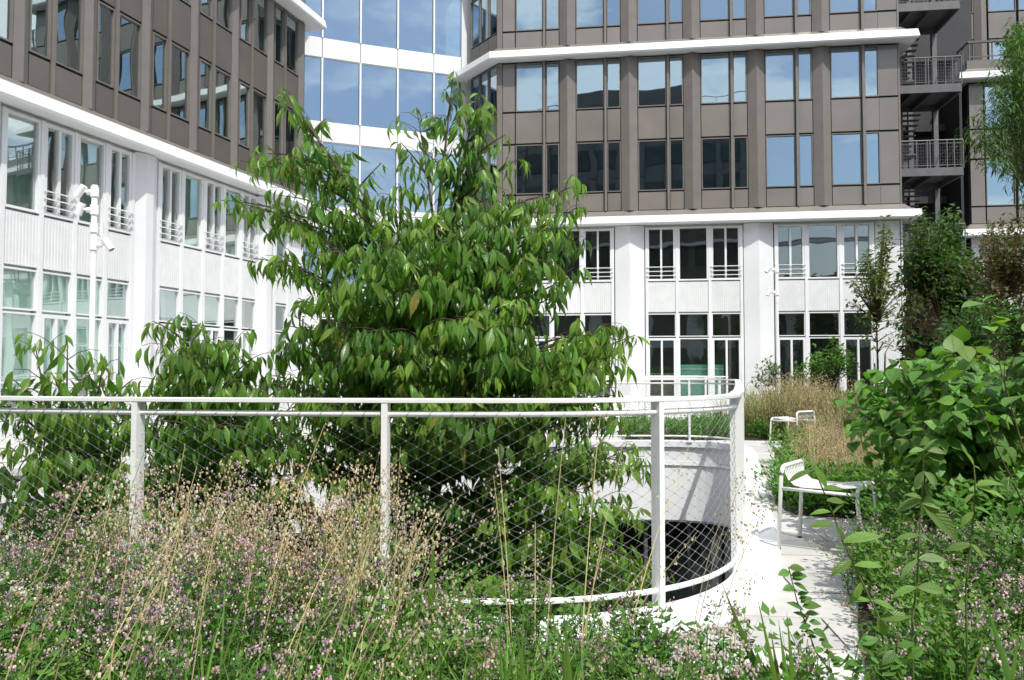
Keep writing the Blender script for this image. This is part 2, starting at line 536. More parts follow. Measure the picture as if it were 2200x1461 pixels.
# brown storeys: (window bottom, window top, panel bottom, panel top)
ROWS = [(8.20, 10.14, 7.46, 8.15), (11.46, 13.37, 10.20, 11.41), (14.67, 16.62, 13.97, 14.62), (17.93, 19.85, 16.68, 17.88)]
def brown_unit(par, s, w_spec, rows, flip=False, prot=0.17, gm=None, pm=None):
    """one bay: wide window, fin, narrow window, V pilaster"""
    wide, fin, nar, pil = w_spec
    if not flip: seq = [('w', wide), ('f', fin), ('w', nar), ('p', pil)]
    else: seq = [('w', nar), ('f', fin), ('w', wide), ('p', pil)]
    for kind, w in seq:
        if kind == 'w':
            for (zb, zt, pb, pt) in rows:
                window(par, s, s + w, zb, zt, M_brown2, gm or G_brown, 0.035, -0.012)
                panel(par, s, s + w, pb, pt, pm or M_brown, 0.004)
        elif kind == 'f':
            bx('fin', (w - 0.03, prot, 5.95), M_brown2, par, (s + 0.015, 0.055 - prot, 7.44))
            if len(rows) > 2: bx('fin', (w - 0.03, prot, 5.9), M_brown2, par, (s + 0.015, 0.055 - prot, 13.95))
        elif w > 0:
            ridge(par, s + 0.02, s + w - 0.02, 7.44, 13.39, M_brown2, prot)
            if len(rows) > 2: ridge(par, s + 0.02, s + w - 0.02, 13.95, 19.9, M_brown2, prot)
        s += w
    return s
def shell(par, s0, s1, depth, z0, z1, m_, name='core'):
    """body of the building behind its skin: rear wall, ends, slabs, roof"""
    b = MB()
    b.box(s0, s1, depth, depth + 0.3, z0, z1)
    b.box(s0, s1, 0.3, depth, z1 - 0.3, z1)
    return b.obj(name, m_, par)
def floors(par, s0, s1, zs, depth, y0=0.13):
    for z in zs: MB().box(s0, s1, y0, depth, z - 0.28, z).obj('floor_slab', M_floorin, par)
def guard(par, s0, s1, z0, m=None):
    w = round(s1 - s0, 3)
    def mk():
        b = MB()
        for k in range(3): b.box(-0.03, w + 0.03, -0.075, -0.05, k*0.165, k*0.165 + 0.026)
        for k in (0.0, w - 0.02): b.box(k, k + 0.02, -0.05, 0, -0.02, 0.37)
        return b.mesh('guard_rail', m or M_white)
    return link('guard_rail', cached(('gd', w), mk), par, (s0, 0, z0))
def white_field(par, s0, s1, typ, first=False, blind=None, door=False):
    """one window axis of the white storeys"""
    g = 0.055
    a, b = s0 + g, s1 - g
    window(par, a, b, 4.74, 6.78, M_white, G_white, 0.055 if typ != 'd' else 0.075, -0.02, 0.5 if typ == 'd' else None)
    if typ == 'd': guard(par, a, b, 4.92)
    ribbed(par, s0 + 0.035, s1 - 0.035, 3.55, 4.70)
    window(par, a, b, 2.62, 3.50, M_white, G_white, 0.035, -0.012)
    window(par, a, b, 0.30, 2.57, M_white, G_white, 0.085 if typ == 'd' else 0.04, -0.02, 0.5 if typ == 'd' else None, 'glazed_door' if typ == 'd' else 'window')
    if blind is not None:
        m, zb = blind
        bx('blind', (b - a - 0.12, 0.012, 3.46 - zb), m, par, (a + 0.06, 0.085, zb))
def white_posts(par, ss):
    for s in ss:
        bx('mullion', (0.105, 0.14, 6.50), M_white, par, (s - 0.0525, -0.035, 0.29))

# --- right building
RP, RQ = (-0.58, 30.9), (14.1, 28.95)
rb = facade_root('office_building', 'bronze office wing with white lower storeys, straight ahead right of the cherry tree', RP, RQ)
Ls = 14.93
k0 = 0.73
for k in range(6):
    brown_unit(rb, k0 + 2.365*k, (1.07, 0.12, 0.51, 0.665 if k < 5 else 0.0), ROWS)
for (zb, zt, pb, pt) in ROWS:
    for (a, b) in ((0.21, 0.70), (14.25, 14.92)):
        panel(rb, a, b, zb + 0.01, zt, M_brown, 0.004)
        panel(rb, a, b, pb, pt, M_brown, 0.004)
bx('corner_post', (0.2, 0.25, 5.95), M_brown2, rb, (0.0, -0.03, 7.44))
bx('corner_post', (0.2, 0.25, 5.9), M_brown2, rb, (0.0, -0.03, 13.95))
# gasket plane behind the joints, with openings left for the glass: horizontal and vertical strips
for z0, z1 in ((7.44, 8.21), (10.13, 11.47), (13.36, 14.68), (16.61, 17.94), (19.84, 20.3)):
    MB().box(0.01, Ls - 0.01, 0.052, 0.12, z0, z1).obj('joint_backing', M_gap, rb)
for k in range(6):
    s = k0 + 2.365*k
    MB().box(s + 1.05, s + 1.21, 0.053, 0.12, 7.44, 20.2).obj('joint_backing', M_gap, rb)
    if k < 5: MB().box(s + 1.69, s + 2.37, 0.053, 0.12, 7.44, 20.2).obj('joint_backing', M_gap, rb)
for a, b in ((0.01, 0.74), (14.21, Ls - 0.01)):
    MB().box(a, b, 0.0535, 0.12, 7.44, 20.2).obj('joint_backing', M_gap, rb)
# white storeys
fields = [(1.02, 2.13, 'd'), (2.13, 3.31, 'f'), (3.31, 4.50, 'd'), (5.71, 6.88, 'd'), (6.88, 8.09, 'f'), (8.09, 9.27, 'd'),
          (10.46, 11.58, 'd'), (11.58, 12.80, 'f'), (12.80, 13.95, 'd')]
for (a, b, t_) in fields: white_field(rb, a, b, t_)
white_posts(rb, (1.0, 2.13, 3.31, 4.47, 5.75, 6.88, 8.09, 9.25, 10.50, 11.58, 12.80, 13.94))
for (a, b) in ((0.0, 0.93), (4.56, 5.665), (9.335, 10.41)):
    ridge(rb, a, b, 0.0, 6.85, M_white, 0.16)
for s in (4.545, 5.68, 9.32, 10.425):
    bx('joint', (0.018, 0.09, 6.84), M_gap, rb, (s - 0.009, 0.02, 0.005))
ribbed(rb, 14.02, 14.90, 0.3, 6.84)
MB().box(0.0, Ls, -0.02, 0.2, 0.0, 0.285).obj('plinth', M_white, rb)
MB().box(-0.2, Ls + 0.2, 0.11, 0.3, 3.50, 4.74).obj('backing', M_rib, rb)
MB().box(-0.2, Ls, 0.10, 0.3, 6.79, 7.44).obj('backing', M_white, rb)
floors(rb, 0.1, Ls - 0.1, (0.28, 3.95, 7.4, 10.85, 14.1, 17.3, 20.3), 6.0)
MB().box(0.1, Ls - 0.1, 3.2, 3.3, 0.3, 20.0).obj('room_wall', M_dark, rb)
MB().box(-1.8, Ls + 0.1, 0.25, 9.0, 20.25, 20.6).obj('roof', M_brown2, rb)
shell(rb, -0.3, Ls, 9.0, 0.0, 20.2, M_brown2, 'rear_wall')
# side wall to the stair
MB().box(Ls - 0.004, Ls + 0.06, 0.0, 9.0, 7.2, 20.2).obj('side_wall', M_brown2, rb)
MB().box(Ls - 0.004, Ls + 0.06, 0.0, 9.0, 0.0, 7.2).obj('side_wall', M_white, rb)
# angled end of the facade on the left: local coordinates
ax = Matrix.Rotation(-math.atan2(RQ[1]-RP[1], RQ[0]-RP[0]), 2)
def toR(X, Y):
    v = ax @ Vector((X - RP[0], Y - RP[1]))
    return (v.x, v.y)
EL = toR(-1.72, 32.55)
EW = math.hypot(EL[0], EL[1])
def end_part(fn):  # parts of the angled facet hang on the building itself
    before = set(COL.objects)
    fn()
    R_ = Matrix.Translation((EL[0], EL[1], 0)) @ Matrix.Rotation(math.atan2(-EL[1], -EL[0]), 4, 'Z')
    for o in COL.objects:
        if o not in before and o.parent == rb:
            o.location = R_ @ o.location
            o.rotation_euler.z += math.atan2(-EL[1], -EL[0])
def _end():
    e = EW / 3
    for (zb, zt, pb, pt) in ROWS:
        for i in range(3):
            window(rb, i*e + 0.02, (i+1)*e - 0.02, zb, zt, M_brown2, G_brown, 0.02, -0.006)
            panel(rb, i*e + 0.01, (i+1)*e - 0.01, pb, pt, M_brown, 0.004)
    MB().box(0, EW - 0.01, 0.07, 0.12, 7.44, 20.2).obj('backing', M_darkwall, rb)
    MB().box(0, EW, 0.0, 0.12, 0.0, 6.85).obj('wall', M_white, rb)
end_part(_end)
path = [toR(-3.3, 34.3), EL, (0.0, 0.0), (Ls + 0.05, 0.0), (Ls + 0.05, 6.0)]
# sweep's outward is to the right of travel; here travel is +x and outward is -y
for z in (6.86, 13.42): cornice(rb, path, z)
cornice(rb, path, 19.92)

# --- centre glass building
CP, CQ = (-9.3, 30.25), (-2.14, 33.0)
cb = facade_root('glass_building', 'concave glass link building with white horizontal bands between the two bronze wings', CP, CQ)
CL = math.hypot(CQ[0]-CP[0], CQ[1]-CP[1])
off = CL - 6.34
cm = [off - 2.4, off - 0.9, off + 0.62, off + 2.13, off + 3.65, off + 5.16, off + 6.33]
def cz(s): return 0.10 * math.sin(math.pi * max(0, min(1, s / CL))) ** 1 * 1.1   # concave bow in plan
pts = [(s, cz(s)) for s in cm]
for z0, z1, lo in ((4.55, 6.95, 0), (7.78, 10.35, 1), (11.11, 13.70, 1), (14.45, 17.0, 1), (17.75, 20.3, 1)):
    for i in range(len(cm) - 1):
        (sa, ya), (sb, yb) = pts[i], pts[i+1]
        L_ = math.hypot(sb - sa, yb - ya); a_ = math.atan2(yb - ya, sb - sa)
        f = cached(('cw', round(L_, 3), round(z1-z0, 3)), lambda: MB().box(0, L_, -0.03, 0.06, 0, 0.04).box(0, L_, -0.03, 0.06, z1-z0-0.04, z1-z0).box(-0.035, 0.035, -0.10, 0.06, 0.0401, z1-z0-0.0401).mesh('window', M_white))
        o = link('window', f, cb, (sa, ya, z0), a_)
        g_ = cached(('cg', round(L_, 3), round(z1-z0, 3)), lambda: MB().box(0.026, L_ - 0.004, 0.0, 0.012, 0.026, z1-z0-0.026).mesh('pane', G_blue))
        link('pane', g_, o)
for z0, z1 in ((3.45, 4.55), (6.95, 7.78), (10.35, 11.11), (13.70, 14.45), (17.0, 17.75), (20.3, 20.9)):
    for i in range(len(cm) - 1):
        (sa, ya), (sb, yb) = pts[i], pts[i+1]
        L_ = math.hypot(sb - sa, yb - ya); a_ = math.atan2(yb - ya, sb - sa)
        MB().box(0.012, L_ - 0.012, -0.06, 0.08, z0 + 0.003, z1 - 0.003).obj('band_panel', M_white, cb, (sa, ya, 0), a_)
    MB().box(cm[0], cm[-1], 0.24, 5.0, z1 - 0.3, z1 - 0.02).obj('floor_slab', M_floorin, cb)
MB().box(off + 6.335, off + 6.95, -0.08, 0.3, 0.0, 21).obj('corner_column', M_white, cb)
MB().box(cm[0] - 0.3, cm[-1] + 0.5, 4.0, 4.2, 0.0, 21).obj('room_wall', M_dark, cb)
MB().box(cm[0] - 0.3, cm[-1] + 0.5, 0.3, 4.2, 20.9, 21.1).obj('roof', M_white, cb)
# lower white front with dark doors
for s0, s1 in ((off - 2.2, off - 0.2), (off + 0.05, off + 0.55), (off + 2.0, off + 2.6), (off + 4.4, off + 6.3)):
    MB().box(s0, s1, -0.1, 0.1, 0.0, 3.445).obj('wall', M_white, cb)
for s0, s1 in ((off - 0.2, off + 0.05), (off + 0.55, off + 1.27), (off + 1.27, off + 2.0), (off + 2.6, off + 3.5), (off + 3.5, off + 4.4)):
    window(cb, s0, s1, 0.3, 3.40, M_white, G_white, 0.04, -0.02)
MB().box(off - 0.2, off + 4.4, -0.05, 0.1, 0.0, 0.295).obj('plinth', M_white, cb)

# --- left building
LP, LQ = (-10.5, 16.4), (-7.2, 27.5)
lb = facade_root('office_building', 'office wing on the left, seen at a slant, white lower storeys under leaning bronze storeys', LP, LQ)
LE = 11.4
k = -5
while k < 6:
    s = 0.47 + 1.833*k
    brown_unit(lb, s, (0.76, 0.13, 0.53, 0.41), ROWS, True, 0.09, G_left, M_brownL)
    for a, b in ((0.51, 0.68), (1.41, 1.85)):
        MB().box(s + a, s + b, 0.053, 0.12, 7.44, 20.2).obj('joint_backing', M_gap, lb)
    k += 1
for z0, z1 in ((7.44, 8.21), (10.13, 11.47), (13.36, 14.68), (16.61, 17.94), (19.84, 20.3)):
    MB().box(-8.7, LE, 0.0535, 0.12, z0, z1).obj('joint_backing', M_gap, lb)
lf = [(-0.12, 0.85, 'f', (M_blind, 0.95)), (0.85, 1.76, 'd', (M_blind, 1.3)), (1.76, 2.67, 'f', (M_blind, 1.3)), (2.67, 3.52, 'd', (M_greyblind, 1.3)),
      (4.42, 5.33, 'd', (M_greyblind, 2.75)), (5.33, 6.23, 'f', (M_greyblind, 2.7)), (6.23, 7.10, 'd', (M_greyblind, 2.7)), (7.10, 7.96, 'f', None), (7.96, 8.80, 'd', None),
      (9.75, 10.55, 'f', None),
      (-1.9, -1.0, 'f', (M_blind, 1.3)), (-2.8, -1.9, 'd', (M_blind, 1.3)), (-3.7, -2.8, 'f', (M_blind, 1.3)), (-4.6, -3.7, 'd', None), (-6.5, -5.6, 'f', None), (-7.4, -6.5, 'd', None)]
for (a, b, t_, bl) in lf:
    white_field(lb, a, b, t_, blind=bl)
    if t_ == 'f': bx('blind', (b - a - 0.2, 0.012, 1.86), M_room, lb, (a + 0.1, 0.16, 4.84))
white_posts(lb, (-0.10, 0.85, 1.76, 2.67, 3.52, 4.44, 5.33, 6.23, 7.10, 7.96, 8.80, 9.75, 10.55, -1.0, -1.9, -2.8, -3.7, -4.6, -5.6, -6.5, -7.4))
for a, b in ((3.585, 4.375), (8.865, 9.69), (-0.93, -0.165), (-5.53, -4.67), (-8.4, -7.47)):
    ridge(lb, a, b, 0.0, 6.85, M_white, 0.13, flat=0.25)
MB().box(10.61, LE, 0.0, 0.1, 0.0, 6.85).obj('wall', M_white, lb)
MB().box(-8.5, LE, -0.02, 0.2, 0.0, 0.285).obj('plinth', M_white, lb)
MB().box(-8.5, LE, 0.11, 0.3, 3.50, 4.74).obj('backing', M_rib, lb)
MB().box(-8.5, LE, 0.10, 0.3, 6.79, 7.44).obj('backing', M_white, lb)
floors(lb, -8.6, LE - 0.1, (0.28, 3.95, 7.4, 10.85, 14.1, 17.3, 20.3), 6.0)
MB().box(-8.6, LE - 0.1, 2.4, 2.5, 0.3, 20.0).obj('room_wall', M_room, lb)
MB().box(-8.8, LE, 0.25, 9.0, 20.25, 20.6).obj('roof', M_brown2, lb)
MB().box(LE, LE + 0.07, 0.0, 9.0, 7.2, 20.2).obj('end_wall', M_brown2, lb)
MB().box(LE, LE + 0.07, 0.0, 9.0, 0.0, 7.2).obj('end_wall', M_white, lb)
shell(lb, -8.8, LE, 9.0, 0.0, 20.2, M_brown2, 'rear_wall')
for z in (6.86, 13.42, 19.92): cornice(lb, [(-8.8, 0.0), (LE + 0.06, 0.0), (LE + 0.06, 5.0)], z)

# --- right rear building with terrace
FP, FQ = (19.15, 33.0), (27.0, 31.9)
fb = facade_root('office_building', 'bronze and white wing at the right edge with planted roof terrace beyond the stair', FP, FQ)
FW = math.hypot(FQ[0]-FP[0], FQ[1]-FP[1])
for (zb, zt, pb, pt) in ROWS[:2]:
    panel(fb, 0.02, 0.58, zb, zt, M_brown); panel(fb, 0.02, 0.58, pb, pt, M_brown)
    for (a, b) in ((0.62, 1.75), (1.85, 2.4), (3.0, 4.1), (4.2, 4.8), (5.3, 6.4), (6.5, 7.1)):
        window(fb, a, b, zb, zt, M_brown2, G_brown, 0.035); panel(fb, a, b, pb, pt, M_brown)
for a in (2.42, 4.82, 7.12): ridge(fb, a, a + 0.5, 7.44, 13.4, M_brown2, 0.15)
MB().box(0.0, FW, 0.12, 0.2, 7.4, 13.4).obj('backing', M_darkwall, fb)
MB().box(0.0, 0.06, 0.2, 3.2, 0.0, 13.4).obj('side_wall', M_darkwall, fb)
for a, b in ((0.0, 0.75), (2.0, 2.6), (4.6, 5.3), (7.0, FW)): MB().box(a, b, 0.0, 0.1, 0.0, 6.86).obj('wall', M_white, fb)
for a, b in ((0.78, 1.97), (2.63, 4.57), (5.33, 6.97)):
    window(fb, a, b, 4.74, 6.78, M_white, G_white, 0.06); ribbed(fb, a, b, 3.55, 4.7)
    window(fb, a, b, 0.3, 3.5, M_white, G_white, 0.06)
MB().box(0.0, FW, 2.6, 2.7, 0.0, 13.4).obj('room_wall', M_dark, fb)
for z in (6.86, 13.42): cornice(fb, [(0.0, 4.0), (0.0, 0.0), (FW, 0.0)], z)
MB().box(-0.05, FW, -0.05, 0.1, 13.9, 14.35).obj('parapet', M_brown2, fb)
MB().box(-0.05, FW, 0.1, 4.0, 13.7, 13.95).obj('terrace_slab', M_brown2, fb)
tr_ = MB()
for s in np.arange(0.05, FW, 0.9): tr_.box(s, s + 0.05, -0.02, 0.03, 14.35, 15.1)
tr_.box(0, FW, -0.05, 0.06, 15.1, 15.17).box(0, FW, -0.01, 0.02, 14.5, 14.54)
tr_.box(0, 0.06, -0.02, 4.0, 15.1, 15.17)
for s in np.arange(0.5, 4, 0.7): tr_.box(0, 0.05, s, s + 0.05, 13.95, 15.1)
tr_.obj('terrace_railing', M_steel, fb)
# set back storeys above the terrace
for (zb, zt, pb, pt) in ROWS[1:]:
    for (a, b, t_) in ((-0.75, -0.32, 'p'), (-0.30, 0.98, 'w'), (1.08, 1.75, 'w'), (2.4, 3.6, 'w'), (3.7, 4.3, 'w'), (4.9, 6.1, 'w')):
        for fn in ((lambda: panel(fb, a, b, zb, zt, M_brown)) if t_ == 'p' else (lambda: window(fb, a, b, zb, zt, M_brown2, G_brown, 0.035)), lambda: panel(fb, a, b, pb, pt, M_brown)):
            o = fn(); o.location.y += 3.6
for a in (1.77, 4.32): ridge(fb, a, a + 0.55, 10.2, 20.0, M_brown2, 0.15).location.y += 3.6
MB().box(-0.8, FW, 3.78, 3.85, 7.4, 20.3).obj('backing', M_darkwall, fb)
MB().box(-0.8, FW, 3.6, 8.0, 20.0, 20.3).obj('roof', M_brown2, fb)
MB().box(-0.85, -0.79, 3.6, 8.0, 0.0, 20.0).obj('side_wall', M_brown2, fb)

# --- steel escape stair in the gap
st = thing('escape_stair', 'dark steel outdoor escape stair with mesh landings in the gap between the bronze wings', 'staircase', (14.35, 29.6, 0), -0.13)
SW = 2.42
for i, z in enumerate((2.55, 5.72, 8.86, 12.0, 15.13, 18.3)):
    MB().box(0.0, SW - 0.05, 0.0, 2.2, z - 0.05, z).obj('landing', M_steel, st)
    b = MB().box(0.0, SW - 0.03, -0.06, -0.001, z - 0.27, z + 0.03).box(0.0, SW - 0.03, 2.201, 2.26, z - 0.27, z + 0.02).box(SW - 0.049, SW + 0.01, 0.0, 2.2, z - 0.27, z + 0.02)
    for q in (0.7, 1.4): b.box(q, q + 0.09, 0.0, 2.2, z - 0.25, z - 0.051)
    b.obj('landing_beam', M_steel, st)
    r_ = MB().tube([(0.02, -0.03, z + 1.06), (SW, -0.03, z + 1.06)], 0.025, 6).tube([(SW, -0.03, z + 1.06), (SW, 2.2, z + 1.06)], 0.025, 6)
    r_.tube([(0.02, -0.03, z + 0.12), (SW, -0.03, z + 0.12)], 0.014, 5).tube([(0.02, -0.03, z + 0.95), (SW, -0.03, z + 0.95)], 0.012, 5)
    for q in (0.03, 0.78, 1.15, 1.25, 1.85, 2.1, SW): r_.box(q - 0.016, q + 0.016, -0.05, -0.01, z, z + 1.06)
    r_.obj('guard_rail', M_steel, st)
    w = MB()
    x_ = 0.08
    while x_ < SW - 0.05:
        w.box(x_, x_ + 0.007, -0.031, -0.024, z + 0.12, z + 0.95); x_ += 0.085
    zz = z + 0.2
    while zz < z + 0.95:
        w.box(0.03, SW - 0.05, -0.034, -0.031, zz, zz + 0.007); zz += 0.12
    w.obj('mesh_infill', M_steel, st)
    if i < 5:
        for n in range(9):
            zt = z + 0.17 + n * 0.171
            MB().box(0.03, 0.78, 2.35 + n*0.16, 2.35 + n*0.16 + 0.24, zt, zt + 0.035).obj('tread', M_steel, st)
            MB().box(1.2, 2.0, 3.9 - n*0.16, 3.9 - n*0.16 + 0.24, zt + 1.55, zt + 1.585).obj('tread', M_steel, st)
        MB().box(0.0, 2.2, 3.85, 4.9, z + 1.53, z + 1.60).obj('half_landing', M_steel, st)
        MB().tube([(2.15, 2.3, z + 0.2), (1.55, 0.9, z + 1.35)], 0.03, 6).tube([(2.15, 2.3, z + 0.2), (2.4, 0.5, z + 0.95)], 0.025, 6).obj('handrail', M_steel, st)
        MB().tube([(0.8, 2.3, z + 0.9), (0.8, 3.9, z + 2.5)], 0.025, 6).tube([(0.8, 2.3, z), (0.8, 3.9, z + 1.6)], 0.05, 4).obj('stringer', M_steel, st)
for x_, y_ in ((1.0, 2.33), (2.35, 2.33), (0.1, 4.9), (2.3, 4.9)):
    MB().box(x_ - 0.09, x_ + 0.09, y_ - 0.09, y_ + 0.09, 0.0, 18.3).obj('column', M_steel, st)
# dark lift and stair core behind it
core = thing('stair_core', 'dark grey recessed wall with service doors behind the escape stair', 'wall', (14.35, 35.2, 0), -0.13)
MB().box(-0.3, 5.9, 0.0, 0.3, 0.0, 20.2).obj('wall', M_darkwall, core)
MB().box(4.5, 4.6, -2.0, 0.0, 0.0, 13.2).obj('wall', M_darkwall, core)
for z in (2.55, 5.72, 8.86, 12.0, 15.13):
    MB().box(1.9, 3.3, -0.05, 0.0, z + 0.02, z + 2.3).obj('door', M_steel, core)
    MB().box(-0.3, 5.0, -0.6, 0.0, z - 0.3, z).obj('slab_edge', M_darkwall, core)

# --- buildings that close the court behind the camera (seen only mirrored in the glass)
def rear_block(name, label, P, Q, floors_, setb=0.0):
    t_ = facade_root(name, label, P, Q)
    L_ = math.hypot(Q[0]-P[0], Q[1]-P[1])
    H = floors_ * 3.25 + 7.2
    MB().box(0, L_, 0.3, 10, 0, H).obj('wall', M_brown2, t_)
    for f in range(floors_):
        z = 7.4 + f * 3.25
        MB().box(0.4, L_ - 0.4, 0.18, 0.29, z + 0.9, z + 2.85).obj('window_strip', M_dark, t_)
        b = MB()
        for s in np.arange(0.4, L_, 2.4): b.box(s, s + 0.6, 0.0, 0.25, z, z + 3.2)
        b.obj('pilaster', M_brown2, t_)['kind'] = 'stuff'
    b = MB()
    for s in np.arange(0.0, L_, 4.8): b.box(s, s + 1.1, 0.0, 0.25, 0, 7)
    b.box(0, L_, 0.1, 0.29, 3.5, 4.7)
    b.obj('white_front', M_white, t_)['kind'] = 'stuff'
    for z in (6.9, 13.4): cornice(t_, [(0, 0), (L_, 0)], z)
    return t_, H, L_
tA, HA, LA = rear_block('office_building', 'bronze clad wing closing the courtyard behind the viewpoint', (10.5, -17), (-15, -17), 6)
MB().box(6, 18, 2, 9, HA, HA + 3.0).obj('set_back_storey', M_brown2, tA)
b = MB()
for s in np.arange(0.2, LA, 1.5): b.box(s, s + 0.06, 0.3, 0.36, HA, HA + 1.1)
b.box(0, LA, 0.3, 0.37, HA + 1.1, HA + 1.16)
b.obj('roof_railing', M_steel, tA)
rear_block('office_building', 'low stepped wing behind the viewpoint, to the right', (36, -10), (11.5, -22), 1)
rear_block('office_building', 'stepped wing behind the viewpoint, to the left', (-16, -18), (-24, -2), 4)
rear_block('office_building', 'wing along the right side of the courtyard outside the view', (32, 24), (38, -7), 3)

# ------------------------------------------------------------------ railings with cable net
def resample(loop, step):
    P = [Vector(p) for p in loop] + [Vector(loop[0])]
    cum = [0]
    for a, b in zip(P, P[1:]): cum.append(cum[-1] + (b - a).length)
    L = cum[-1]
    n = max(3, int(round(L / step)))
    o, j = [], 0
    for i in range(n):
        t = L * i / n
        while cum[j+1] < t: j += 1
        o.append(P[j].lerp(P[j+1], (t - cum[j]) / max(1e-9, cum[j+1] - cum[j])))
    return o
def railing(name, label, loop, post_at, cell=0.117, near=False, zt=1.186, group=None):
    t = thing(name, label, 'railing', group=group)
    MB().sweep(loop, [(-0.035, zt - 0.024), (0.040, zt - 0.024), (0.043, zt - 0.021), (0.043, zt - 0.003), (0.040, zt), (-0.035, zt), (-0.038, zt - 0.003), (-0.038, zt - 0.021)], True).obj('top_rail', M_rail, t)
    for z, nm in ((zt - 0.082, 'upper_tube'), (0.136, 'bottom_tube')):
        MB().sweep(loop, [(0.016*math.cos(a), z + 0.016*math.sin(a)) for a in [k*math.pi/4 for k in range(8)]], True).obj(nm, M_rail, t, smooth=True)
    post = MB().box(-0.016, 0.016, -0.040, 0.034, 0.03, zt - 0.0245).box(-0.05, 0.05, -0.075, 0.05, 0.028, 0.06).box(-0.004, 0.019, -0.012, -0.004, 0.55, 0.558).mesh('post', M_rail)
    pts = resample(loop, 0.05)
    for q in post_at:
        i = min(range(len(pts)), key=lambda k: (pts[k].x - q[0])**2 + (pts[k].y - q[1])**2)
        d = (pts[(i+1) % len(pts)] - pts[i-1]).normalized()
        link('post', post, t, (pts[i].x, pts[i].y, 0), math.atan2(d.y, d.x))
    # net
    g = resample(loop, cell / 2)
    n = len(g) - len(g) % 2
    g = g[:n]
    rows = 30
    zb, zz = 0.15, zt - 0.098
    V, F = [], []
    r = 0.0009 if near else 0.0013
    dz = (zz - zb) / rows
    def seg(a, b):
        d = (b - a).normalized()
        u = d.cross(Vector((0, 0, 1))).normalized(); w = u.cross(d)
        k = len(V)
        for p in (a, b):
            for an in (0.5, 2.6, 4.7): V.append(tuple(p + (u*math.cos(an) + w*math.sin(an)) * r))
        F.extend([(k, k+1, k+4, k+3), (k+1, k+2, k+5, k+4), (k+2, k, k+3, k+5)])
    for i in range(0, n):
        for j in range(rows):
            if (i + j) % 2 == 0:
                sag = 0.010 * math.sin(i * 0.9) * (j / rows)
                a = Vector((g[i].x, g[i].y, zb + j*dz)); b = Vector((g[(i+1) % n].x, g[(i+1) % n].y, zb + (j+1)*dz))
                seg(a, b)
            else:
                a = Vector((g[(i) % n].x, g[(i) % n].y, zb + (j+1)*dz)); b = Vector((g[(i+1) % n].x, g[(i+1) % n].y, zb + j*dz))
                seg(a, b)
            if near and (i + j) % 2 == 0 and g[i].y < 7:
                k = len(V); p = Vector((g[i].x, g[i].y, zb + j*dz)); e = 0.0032
                V += [tuple(p + Vector(q)) for q in ((-e*1.6, 0, 0), (0, -e, -e), (0, -e, e), (0, e, e), (0, e, -e), (e*1.6, 0, 0))]
                F.extend([(k, k+1, k+2), (k, k+2, k+3), (k, k+3, k+4), (k, k+4, k+1), (k+5, k+2, k+1), (k+5, k+3, k+2), (k+5, k+4, k+3), (k+5, k+1, k+4)])
    me = bpy.data.meshes.new('cable_net')
    me.from_pydata(V, [], F)
    me.materials.append(M_cable)
    link('cable_net', me, t)['kind'] = 'stuff'
    # lacing that ties the net round the tubes
    b = MB()
    for i in range(0, n, 2):
        p, q = g[i], g[(i+1) % n]
        if p.y > 9: continue
        d = (g[(i+1) % n] - g[i-1]).normalized(); o = Vector((d.y, -d.x))
        for zc, sg in ((zt - 0.082, 1), (0.136, -1)):
            b.tube([(p.x + o.x*0.018, p.y + o.y*0.018, zc - 0.016*sg), (p.x + d.x*0.012 + o.x*0.019, p.y + d.y*0.012 + o.y*0.019, zc), (p.x + d.x*0.03 + o.x*0.004, p.y + d.y*0.03 + o.y*0.004, zc + 0.0185*sg)], 0.0014, 3, cap=False)
    b.obj('lacing', M_steel, t)['kind'] = 'stuff'
    return t
RL = offset_loop(VL, 0.025)
def px_at(x, y): 
    p = gnd(x, y, 0.136)
    return (p.x, p.y)
posts = [px_at(322, 1258), px_at(827, 1280), px_at(1408, 1262), (1.42, 5.22), (-2.98-1.1, 5.0), (1.9, 6.7), (2.35, 8.3), (2.8, 9.9), (3.25, 11.6), (3.70, 13.2), (3.25, 14.62), (1.7, 14.68), (0.1, 14.5), (-1.5, 14.25), (-3.0, 13.8),
         (-4.3, 13.1), (-5.4, 12.2), (-6.3, 11.1), (-6.85, 9.7), (-7.0, 8.3), (-6.3, 6.7), (-5.2, 5.6)]
railing('railing', 'white railing with steel cable net curving round the sunken patio in front', RL, posts, near=True, group=None)
loop2 = smooth_loop([(-7.2, 21.6), (-3, 21.0), (2, 21.0), (5.2, 21.0), (5.75, 21.5), (5.9, 24.2), (5.4, 24.8), (2, 25.0), (-4, 25.2), (-7.4, 24.6), (-7.9, 23.2)], 3)
railing('railing', 'white railing of the second opening, far behind the cherry tree near the doors', loop2, [(x, 21.0) for x in (-6, -4.4, -2.9, -1.3, 0.3, 1.9, 3.5, 5.1)] + [(x, 25.0) for x in (-4, -2, 0, 2, 4)] + [(5.8, 22.6)], cell=0.18)
k2 = thing('void_rim', 'low white kerb under the far railing', 'rim')
MB().sweep(loop2, [(-0.05, 0.0), (-0.05, 0.10), (0.2, 0.10), (0.2, 0.0)], True).obj('kerb', M_white, k2)

